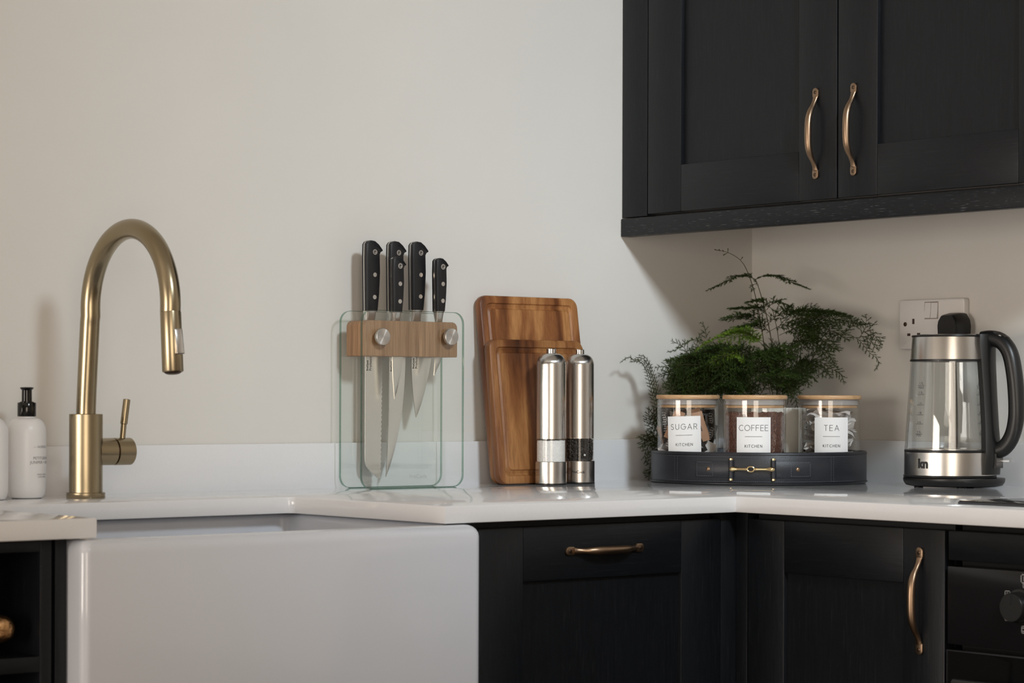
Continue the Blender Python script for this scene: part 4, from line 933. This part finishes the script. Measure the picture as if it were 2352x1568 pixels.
class Frond:
    def __init__(s): s.v = []; s.f = []; s.m = []
    def tri(s, a, b, c, m):
        n = len(s.v); s.v += [a, b, c]; s.f.append((n, n+1, n+2)); s.m.append(m)
    def stick(s, P, r0, r1, m):
        n0 = len(s.v); k = len(P)
        for i, p in enumerate(P):
            t = (P[min(i+1, k-1)] - P[max(i-1, 0)]).normalized(); b = t.orthogonal().normalized(); c = t.cross(b); r = r0 + (r1 - r0)*i/max(1, k-1)
            for q in range(3): s.v.append(p + (b*cos(q*2.094) + c*sin(q*2.094))*r)
        for i in range(k - 1):
            for q in range(3):
                a, b = n0 + i*3 + q, n0 + i*3 + (q+1) % 3; s.f.append((a, b, b+3, a+3)); s.m.append(m)
    def needles(s, P, dens, ln, m):
        for i in range(len(P) - 1):
            d = P[i+1] - P[i]; L = d.length
            if L < 1e-6: continue
            d = d/L; b = d.orthogonal().normalized(); c = d.cross(b); k = max(1, int(L*dens))
            for q in range(k):
                p = P[i] + d*(L*rf.random()); a = rf.uniform(0, 6.283); sd = b*cos(a) + c*sin(a)
                w = (d*rf.uniform(0.6, 1.5) + sd).normalized(); e = w.cross(d).normalized()*0.00036; l = ln*rf.uniform(0.6, 1.15)
                s.tri(p - e, p + e, p + w*l, m)
    def spray(s, P, lmax, step, up, m, start=0.12, fwd=0.9, dens=3000, nl=0.0048, droop=0.25, both=True):
        # P: rachis; flat side branches with needle-like leaves
        n = len(P); cum = [0]
        for i in range(n - 1): cum.append(cum[-1] + (P[i+1] - P[i]).length)
        T = cum[-1]; x = T*start; side = 1; s.stick(P, 0.0006, 0.00025, 2)
        s.needles([p for i, p in enumerate(P) if cum[i] > T*0.7], dens, nl, m)
        while x < T*0.985:
            i = max(0, min(n - 2, next((k for k in range(n - 1) if cum[k+1] >= x), n - 2))); f = (x - cum[i])/max(1e-6, cum[i+1] - cum[i])
            p = P[i].lerp(P[i+1], f); d = (P[i+1] - P[i]).normalized(); sd = d.cross(up).normalized()*side
            u = x/T; L = lmax*min(1, (u - start*0.6)/0.22 + 0.25)*(1 - u)**0.55*rf.uniform(0.75, 1.15)
            v = (sd + d*fwd*rf.uniform(0.7, 1.2) + up*rf.uniform(-0.18, 0.15)).normalized(); Q = [p]; k = max(3, int(L/0.006))
            for j in range(k): v = (v + d*0.05 - Vector((0, 0, droop*0.09))).normalized(); Q.append(Q[-1] + v*(L/k))
            s.stick(Q, 0.00035, 0.00018, 2); s.needles(Q, dens, nl, m)
            if L > 0.016:
                y = 0.006; sb_ = 1
                while y < L*0.92:
                    q = Q[min(len(Q) - 2, int(y/L*k))]; dd = (Q[min(len(Q) - 1, int(y/L*k) + 1)] - q).normalized(); ss = dd.cross(up).normalized()*sb_
                    w = (ss*0.8 + dd*rf.uniform(0.7, 1.1) + up*rf.uniform(-0.2, 0.25)).normalized(); ll = (L - y)*0.5*rf.uniform(0.6, 1.1) + 0.004
                    Z = [q + w*(ll*e/2) for e in range(3)]; s.stick(Z, 0.0002, 0.00012, 2); s.needles(Z, dens*0.9, nl, m); y += rf.uniform(0.0045, 0.0075); sb_ = -sb_
            x += step*rf.uniform(0.7, 1.3); side = -side
    def done(s, name='frond'):
        V = [tuple(clampw(p) - FO) for p in s.v]; me = bpy.data.meshes.new(name); me.from_pydata(V, [], s.f)
        for mt in (M['fern'], M['fern_lit'], M['stem']): me.materials.append(mt)
        me.polygons.foreach_set('material_index', s.m); me.update(); return link(name, me, [M['fern'], M['fern_lit'], M['stem']], fern)
UPV = Vector((0, 0, 1))
def pth(pts, n=6): return smooth_path([D(*p) for p in pts], n)
root = (1783, 938, 4.275)
# thin bare flowering stem with buds
fr = Frond(); P = pth([root, (1765, 860, 4.28), (1748, 745, 4.28), (1733, 672, 4.28), (1716, 622, 4.27), (1700, 597, 4.265), (1672, 580, 4.26), (1645, 574, 4.26)])
fr.stick(P, 0.0011, 0.0005, 2)
for (a, b) in (((1672, 580), (1672, 570)), ((1700, 598), (1706, 590)), ((1672, 580), (1661, 586)), ((1662, 579), (1660, 574)), ((1655, 577), (1651, 572)), ((1652, 576), (1641, 573))):
    A, B = D(*a, 4.262), D(*b, 4.262); fr.stick([A, A.lerp(B, 0.5), B], 0.0003, 0.0013, 2)
fr.done('flower_stem')
# stem carrying the top spray
fr = Frond(); P = pth([root, (1783, 860, 4.27), (1765, 745, 4.27), (1747, 675, 4.27), (1735, 640, 4.27)]); fr.stick(P, 0.0012, 0.0008, 2)
fr.spray(pth([(1742, 655, 4.27), (1725, 636, 4.27), (1695, 634, 4.26), (1660, 650, 4.25), (1622, 668, 4.24)]), 0.024, 0.0042, UPV, 0, 0.05)
fr.spray(pth([(1730, 645, 4.27), (1752, 634, 4.27), (1785, 634, 4.27), (1815, 646, 4.25), (1862, 664, 4.24)]), 0.026, 0.0042, UPV, 0, 0.05)
fr.spray(pth([(1738, 650, 4.27), (1730, 655, 4.28), (1727, 668, 4.26)]), 0.008, 0.005, UPV, 0, 0.1)
fr.done()
def F(pts, lmax, up=UPV, m=0, step=0.0050, start=0.12, droop=0.25, stem=None):
    fr = Frond()
    if stem: fr.stick(pth(stem), 0.0010, 0.0006, 2)
    fr.spray(pth(pts), lmax, step, up, m, start, droop=droop); return fr.done()
TU = Vector((0.25, 0.3, 1)).normalized(); TV = Vector((-0.45, -0.55, 0.75)).normalized(); TW = Vector((-0.6, -0.7, 0.35)).normalized()
F([(1775, 712, 4.27), (1750, 690, 4.26), (1735, 690, 4.25), (1712, 694, 4.24)], 0.030, stem=[root, (1790, 800, 4.27), (1775, 712, 4.27)])
F([(1760, 712, 4.27), (1780, 692, 4.26), (1800, 697, 4.25), (1822, 707, 4.24)], 0.026)
F([(1770, 730, 4.28), (1745, 708, 4.27), (1712, 706, 4.26), (1670, 708, 4.25)], 0.038)
F([(1765, 760, 4.28), (1735, 728, 4.27), (1700, 725, 4.25), (1655, 731, 4.23)], 0.042, TU)
F([(1770, 765, 4.28), (1740, 745, 4.26), (1705, 750, 4.24), (1660, 762, 4.22)], 0.042, TU)
F([(1750, 760, 4.28), (1790, 722, 4.27), (1840, 716, 4.25), (1905, 718, 4.22), (1958, 726, 4.19)], 0.052, TU)
F([(1760, 765, 4.28), (1820, 735, 4.26), (1880, 728, 4.23), (1935, 735, 4.20), (1978, 746, 4.17)], 0.055, TV)
F([(1790, 770, 4.28), (1850, 745, 4.25), (1900, 755, 4.21), (1950, 782, 4.17)], 0.055, TV)
F([(1800, 800, 4.28), (1860, 765, 4.25), (1900, 790, 4.21), (1928, 806, 4.18)], 0.050, TV)
F([(1800, 800, 4.28), (1850, 780, 4.24), (1890, 800, 4.21), (1915, 832, 4.18)], 0.045, TW)
F([(1935, 768, 4.17), (1965, 745, 4.16), (1985, 745, 4.15), (2000, 742, 4.14)], 0.020, TU)
F([(1945, 766, 4.16), (1972, 780, 4.15), (1998, 810, 4.13), (2013, 822, 4.12), (2018, 836, 4.12), (2009, 850, 4.12)], 0.016, TV, stem=[(1865, 818, 4.24), (1895, 782, 4.21), (1930, 768, 4.18), (1945, 766, 4.16)])
F([(1972, 778, 4.15), (1985, 758, 4.15), (1990, 738, 4.15), (1988, 722, 4.15)], 0.024, TW)
F([(1978, 765, 4.15), (1998, 760, 4.14), (2012, 775, 4.13), (2026, 792, 4.12)], 0.026, TW)
F([(1975, 772, 4.15), (1995, 778, 4.14), (2008, 795, 4.13), (2020, 804, 4.12)], 0.024, TW)
F([(1830, 860, 4.27), (1870, 826, 4.24), (1905, 845, 4.21), (1930, 858, 4.19), (1939, 882, 4.18)], 0.030, TW)
F([(1830, 870, 4.27), (1860, 840, 4.24), (1890, 850, 4.22), (1912, 868, 4.20)], 0.030, TW)
F([(1900, 800, 4.21), (1910, 825, 4.20), (1925, 848, 4.19)], 0.010, TW)
F([(1815, 850, 4.26), (1835, 850, 4.23), (1852, 868, 4.21), (1858, 890, 4.2)], 0.024, TW)
F([(1815, 880, 4.24), (1822, 900, 4.22), (1828, 918, 4.21), (1832, 936, 4.21)], 0.022, TW)
F([(1805, 880, 4.24), (1812, 900, 4.22), (1822, 915, 4.21)], 0.018, TW)
# left fronds; some carry the light there painted as brighter green
F([(1760, 800, 4.25), (1715, 762, 4.22), (1670, 765, 4.20), (1625, 785, 4.18), (1597, 805, 4.17)], 0.034, TU, 1, 0.0042)
F([(1755, 785, 4.25), (1720, 770, 4.22), (1690, 772, 4.20), (1650, 785, 4.18)], 0.034, TV, 1, 0.0046)
F([(1720, 845, 4.24), (1690, 812, 4.21), (1660, 820, 4.19), (1630, 832, 4.18)], 0.030, TV, 1, 0.005)
F([(1755, 830, 4.26), (1715, 800, 4.22), (1690, 800, 4.20), (1655, 805, 4.19)], 0.030, TU)
F([(1640, 800, 4.22), (1600, 780, 4.21), (1575, 787, 4.20), (1550, 804, 4.20), (1532, 808, 4.2)], 0.012, TU)
F([(1600, 880, 4.24), (1590, 830, 4.24), (1572, 800, 4.23), (1558, 790, 4.22), (1542, 782, 4.22)], 0.028, TW)
F([(1620, 880, 4.25), (1625, 810, 4.25), (1622, 770, 4.25), (1617, 748, 4.25), (1608, 740, 4.25)], 0.022, TW)
F([(1610, 880, 4.25), (1598, 810, 4.25), (1606, 772, 4.25), (1616, 762, 4.25)], 0.012, TW)
F([(1640, 890, 4.25), (1590, 850, 4.24), (1550, 850, 4.23), (1512, 862, 4.22)], 0.030, TW)
F([(1640, 900, 4.25), (1585, 860, 4.24), (1560, 845, 4.23), (1545, 835, 4.22)], 0.034, TW)
for k in range(4):
    dx = k*5
    F([(1530 - dx, 960 + 4*k, 4.235), (1512 - dx, 900, 4.24), (1500 - dx*1.2, 855 - 3*k, 4.24), (1484 - dx, 822 + 3*k, 4.235), (1468 - dx*1.4, 816 + 5*k, 4.23)] + ([(1445, 820, 4.225), (1424, 832, 4.22)] if k == 2 else []), 0.009, TW, 0, 0.0036)
for pts in ([(1530, 930, 4.235), (1512, 950, 4.235), (1500, 1000, 4.235), (1482, 1040, 4.235), (1487, 1066, 4.23)], [(1525, 960, 4.235), (1505, 1000, 4.235), (1485, 1010, 4.23), (1470, 1030, 4.23)],
            [(1520, 1050, 4.235), (1505, 1000, 4.235), (1492, 960, 4.235), (1490, 934, 4.23)], [(1525, 1020, 4.235), (1500, 1010, 4.235), (1478, 1012, 4.23), (1466, 1000, 4.23)],
            [(1525, 980, 4.235), (1510, 1030, 4.235), (1496, 1060, 4.23), (1490, 1085, 4.23)], [(1510, 985, 4.235), (1500, 960, 4.235), (1503, 935, 4.235)],
            [(1515, 1060, 4.235), (1500, 1085, 4.22), (1482, 1096, 4.21)]):
    F(pts, 0.026, TW, 0, 0.0045)
# dense heart of the plant
for k in range(70):
    a = rf.uniform(0, 2*pi); q = sqrt(rf.random()); px = 1715 + 165*q*cos(a); py = 848 + 52*q*sin(a); z1 = rf.uniform(4.19, 4.30)
    sx = px + (1783 - px)*rf.uniform(0.35, 0.6); sy_ = py + rf.uniform(25, 60)
    F([(sx, min(930, sy_), 4.26), ((sx + px)/2, py + 2, (4.26 + z1)/2), (px, py - rf.uniform(0, 14), z1), (px + (px - sx)*0.45, py + rf.uniform(0, 14), z1 - 0.02)], rf.uniform(0.028, 0.046), rf.choice((TU, TV, TW, TW)), 0, 0.0052)
for k in range(26):
    px = rf.uniform(1535, 1665); py = rf.uniform(835, 888); z1 = rf.uniform(4.20, 4.27)
    F([(px + rf.uniform(15, 45), 925, 4.24), (px + 12, py + 20, (4.24 + z1)/2), (px, py, z1), (px - rf.uniform(4, 16), py - rf.uniform(5, 20), z1 - 0.01)], rf.uniform(0.024, 0.036), TW, 0, 0.0052)

# ------------------------------------------------------------------ kettle
KC = D(2182, 1000, 3.985); KA = face_cam(KC)
# handle direction: mostly across the view, a little towards the viewer
ket = thing('glass_kettle', 'glass kettle with brushed steel bands and black handle on its base', 'kettle', (KC.x, KC.y, 0), KA)
HA = R(-27)                                    # about local z, from +x
HM = Matrix.Rotation(HA, 4, 'Z')
def kr(z): return 0.0748 + (0.0655 - 0.0748)*(z - 0.06)/(0.2085 - 0.06)
bl = []
for r, z in ((0.066, 0.0012), (0.0745, 0.0030), (0.0780, 0.008), (0.0790, 0.0125), (0.0785, 0.0152), (0.073, 0.0158)):
    bl.append([HM @ Vector((0.0075 + r*1.085*cos(2*pi*i/56), r*0.97*sin(2*pi*i/56), z)) for i in range(56)])
bs = obj('power_base', MB().loft(bl), M['black_plastic'], ket)
for k in range(3):
    a = 2*pi*k/3 - 1.2; obj('foot', MB().lathe([(0.0075, 0), (0.0075, 0.004)], 16, c=(0.052*cos(a), 0.052*sin(a), 0)), M['black_plastic'], bs)
obj('lower_ring', MB().lathe([(0.070, 0.0155), (0.0765, 0.0165), (0.0768, 0.0190), (0.0760, 0.0200)], 64), M['black_plastic'], ket)
kb2 = obj('steel_band', MB().lathe([(0.0750, 0.0195), (0.0756, 0.0200), (0.0752, 0.0575), (0.0745, 0.0580)], 72), M['steel'], ket)
obj('seal_ring', MB().lathe([(0.070, 0.0575), (0.0752, 0.0580), (0.0754, 0.0612), (0.0735, 0.0622), (0.060, 0.0618)], 64), M['black_plastic'], ket)
obj('element_plate', MB().lathe([(0.069, 0.0619), (0.069, 0.0632), (0.066, 0.0638), (0.010, 0.0640)], 48), M['steel_plain'], ket)
gp = [(kr(z), z) for z in (0.0615, 0.10, 0.15, 0.209)]; gi = [(kr(z) - 0.0026, z) for z in (0.209, 0.15, 0.10, 0.064)]
obj('glass_body', MB().lathe(gp + gi, 72, cap0=False, cap1=False), M['kettle_glass'], ket)
obj('upper_ring', MB().lathe([(0.0640, 0.2080), (0.0664, 0.2085), (0.0664, 0.2112), (0.0640, 0.2116)], 64), M['black_plastic'], ket)
kt = [(0.0648, 0.2112), (0.0655, 0.2116), (0.0626, 0.2485), (0.0620, 0.2490)]
obj('steel_collar', MB().lathe(kt, 72), M['steel'], ket)
sp_ = [HM @ Vector(p) for p in ((-0.0600, -0.012, 0.2475), (-0.0600, 0.012, 0.2475), (-0.0690, 0.0, 0.2495), (-0.0615, -0.006, 0.2340), (-0.0615, 0.006, 0.2340), (-0.0655, 0, 0.2420))]
obj('spout_lip', MB().add(sp_, [(0, 2, 1), (0, 3, 5, 2), (1, 2, 5, 4), (3, 4, 5), (0, 1, 4, 3)]), M['black_plastic'], ket)
lid = obj('lid', MB().lathe([(0.0632, 0.2488), (0.0638, 0.2496), (0.0634, 0.2516), (0.056, 0.2522)], 64), M['black_plastic'], ket)
obj('lid_disc', MB().lathe([(0.0555, 0.2518), (0.0550, 0.2530), (0.030, 0.2536), (0.005, 0.2538)], 56), M['steel_plain'], lid)
# handle column and loop (handle plane: local x outwards)
def HP(x, y, z): return HM @ Vector((x, y, z))
colm = []
for z, wd, out in ((0.0215, 0.022, 0.0105), (0.045, 0.022, 0.013), (0.062, 0.021, 0.0135), (0.10, 0.0185, 0.0125), (0.15, 0.0180, 0.0125), (0.205, 0.0190, 0.0130), (0.238, 0.021, 0.0140), (0.2530, 0.020, 0.0120)):
    r = (kr(z) if 0.06 < z < 0.21 else (0.0752 if z <= 0.06 else 0.0640)) - 0.004
    a0 = wd/r; L = []
    for i in range(9): a = -a0 + 2*a0*i/8; L.append(HP(r*cos(a), r*sin(a), z))
    for i in range(9): a = a0 - 2*a0*i/8; e = (1 - (abs(i - 4)/4)**4*0.55); L.append(HP((r + 0.004 + out*e)*cos(a), (r + 0.004 + out*e)*sin(a)*1.0, z))
    colm.append(L)
hn = obj('handle_column', MB().loft(colm), M['black_plastic'], ket, angle=50)
hpts = [((0.075 + (a - 0.075)*0.80) if a > 0.075 else a, b, c) for a, b, c in [(0.058, 0, 0.2445), (0.075, 0, 0.2460), (0.098, 0, 0.2405), (0.1165, 0, 0.2215), (0.1265, 0, 0.1860), (0.1310, 0, 0.1450), (0.1300, 0, 0.1120), (0.1205, 0, 0.0840), (0.1030, 0, 0.0660), (0.0800, 0, 0.0600)]]
P = smooth_path([HP(*p) for p in hpts], 6); nP = len(P)
ra = [0.0105 + 0.0035*sin(pi*min(1, (i/nP)*1.3)) for i in range(nP)]
obj('handle_loop', MB().sweep(P, ra, [0.0135]*nP, ref=HM.to_3x3() @ Vector((0, 1, 0)), seg=18), M['black_plastic'], ket, angle=60)
# (sweep: ra lies along ref's perpendicular in the plane)
obj('lid_button', MB().lathe([(0.013, 0), (0.013, 0.002), (0.010, 0.0034), (0.003, 0.004)], 24, M=HM @ Matrix.Translation((0.0915, 0, 0.2505)) @ Matrix.Rotation(R(20), 4, 'Y') @ Matrix.Diagonal((1.25, 0.8, 1, 1))), M['black_gloss'], ket)
sw = MB()
for i in range(1): sw.prism(rrect(0.080, 0.1130, 0.0415, 0.0500, 0.002), -0.009, 0.009, M=HM, b=0.0015)
obj('switch_recess', MB().bbox(0.0, 0.010, -0.0115, 0.0115, 0.0, 0.026, 0.001).__class__().prism(rrect(0.078, 0.0905, 0.0325, 0.0565, 0.001), -0.0120, 0.0120, M=HM), M['black_gloss'], ket)
obj('switch_lever', sw, M['acrylic'], ket)
# printing: scale, mirrored scale on the far side, brand mark
def on_kettle(mb, a0, z0, off=0.0004, upright=True):
    def f(x, y, z):
        zz = z + z0; r = (kr(zz) if zz > 0.06 else 0.0756) + off; a = x/r + a0
        return (r*sin(a), -r*cos(a), zz)
    return moved(mb, f)
marks = [('1.7L', 0.0058, 1), ('MAX', 0.0058, 0), ('1.5L', 0.0058, 1), ('1.25L', 0.0042, 1), ('1.0L', 0.0058, 1), ('0.75L', 0.0042, 1), ('0.5L', 0.0058, 1), ('MIN', 0.0058, 0)]
def zk(py): return CZ - (py - 912.8)/F_PX*3.915
rows = [883, 892.5, 904, 928, 951, 972, 995, 1003]
for nm, a_c in (('level_scale', -0.76), ('level_scale', pi - 0.80)):
    mb = MB()
    for (s, sz, ul), py in zip(marks, rows):
        tm = text_mb(s, sz); z0 = zk(py); mb.add([(x, 0, z + z0) for x, _, z in tm.v], tm.f)
        if ul: mb.add([(-0.0075, 0, z0 - 0.0018), (0.0075, 0, z0 - 0.0018), (0.0075, 0, z0 - 0.0012), (-0.0075, 0, z0 - 0.0012)], [(0, 1, 2, 3)])
    obj(nm, on_kettle(mb, a_c, 0), M['ink'], ket, smooth=False)
tm = text_mb('kn', 0.021, bold=0.0009)
obj('brand_mark', on_kettle(tm, -0.62, zk(1075)), M['ink'], kb2, smooth=False)

# ------------------------------------------------------------------ double socket and plug
YS0 = -0.3765; ZS1 = 0.3187; PT = 0.0135
so = thing('double_socket', 'white double wall socket with two rocker switches above the kettle', 'socket', (-0.0002, YS0 - 0.073, ZS1 - 0.043))
def sl(p): return (p.x - so.location.x, p.y - so.location.y, p.z - so.location.z)
# faceplate: outline in (y,z), thickness along -x
MP = Matrix(((0, 1, 0, 0), (1, 0, 0, 0), (0, 0, 1, 0), (0, 0, 0, 1)))   # (x,y,z)->(y,x,z)
obj('faceplate', MB().prism(rrect(-0.073, 0.073, -0.043, 0.043, 0.004), -PT, 0.0, M=MP, b=0.0022), M['white_plastic'], so)
xf = -PT
def at(px, py): q = W(px, py, 0, -0.0002 - PT); return q.y - so.location.y, q.z - so.location.z
ya, za = at(2123.8, 693); yb_, zb_ = at(2155, 732.5)
obj('switch_recess', MB().box(xf - 0.0003, xf + 0.001, yb_, ya, at(2139, 732.5)[1], at(2139, 692.5)[1]), M['gap_shadow'], so)  # brown-grey plate on the face paints the shadow gap around the rockers
for (px0, px1) in ((2125, 2138.3), (2139.3, 2154)):
    y1, z1 = at(px0, 695.5); y0, z0 = at(px1, 731.5)
    z1 = at((px0 + px1)/2, 694.5)[1]; z0 = at((px0 + px1)/2, 730.5)[1]
    zm = z0 + (z1 - z0)*0.5
    loops = [[(xf + 0.001, y, z0), (xf - 0.0032, y, z0 + 0.0004), (xf - 0.0012, y, zm), (xf - 0.0006, y, z1 - 0.0004), (xf + 0.001, y, z1)] for y in (y0, y1)]
    obj('rocker_switch', MB().loft(loops), M['white_plastic'], so, angle=15)
for (px, py, w, h) in ((2098, 738, 0.0048, 0.0092), (2087.5, 768.5, 0.0068, 0.0046), (2110, 767.5, 0.0068, 0.0046)):
    y, z = at(px, py); obj('pin_slot', MB().box(xf - 0.0004, xf + 0.001, y - w/2, y + w/2, z - h/2, z + h/2), M['dark_slot'], so)
y, z = at(2079.3, 744.5); obj('screw', MB().lathe([(0.0038, 0), (0.0038, 0.0005), (0.002, 0.0009)], 18, M=Matrix.Translation((xf, y, z)) @ Matrix.Rotation(-pi/2, 4, 'Y')), M['aged_dark'], so)
q = W(2193, 745, 0, -PT - 0.012); pz1 = W(2180, 718, 0, -PT - 0.025).z
pg = thing('power_plug', 'black three-pin plug pushed into the wall socket', 'plug', (-0.0002 - PT, q.y, pz1 - 0.046))
po = [(-0.0245, 0.004), (-0.022, 0), (0.022, 0), (0.0245, 0.004), (0.0255, 0.024), (0.0235, 0.034), (0.016, 0.0445), (0.010, 0.046), (-0.010, 0.046), (-0.016, 0.0445), (-0.0235, 0.034), (-0.0255, 0.024)]
L = []
for d, k in ((0.0, 1.0), (-0.014, 1.0), (-0.017, 0.97), (-0.030, 0.86), (-0.0335, 0.78)):
    L.append([(d, y*k, 0.023 + (z - 0.023)*k) for y, z in po])
obj('plug_body', MB().loft(L), M['black_plastic'], pg, angle=50)
cpth = smooth_path([(-0.012, 0, 0.002), (-0.014, 0, -0.012), (-0.0135, -0.002, -0.06), (-0.012, -0.004, -0.16), (-0.016, -0.005, -0.2355)], 8)
obj('cable', MB().sweep(cpth, 0.0034, seg=10), M['black_plastic'], pg)
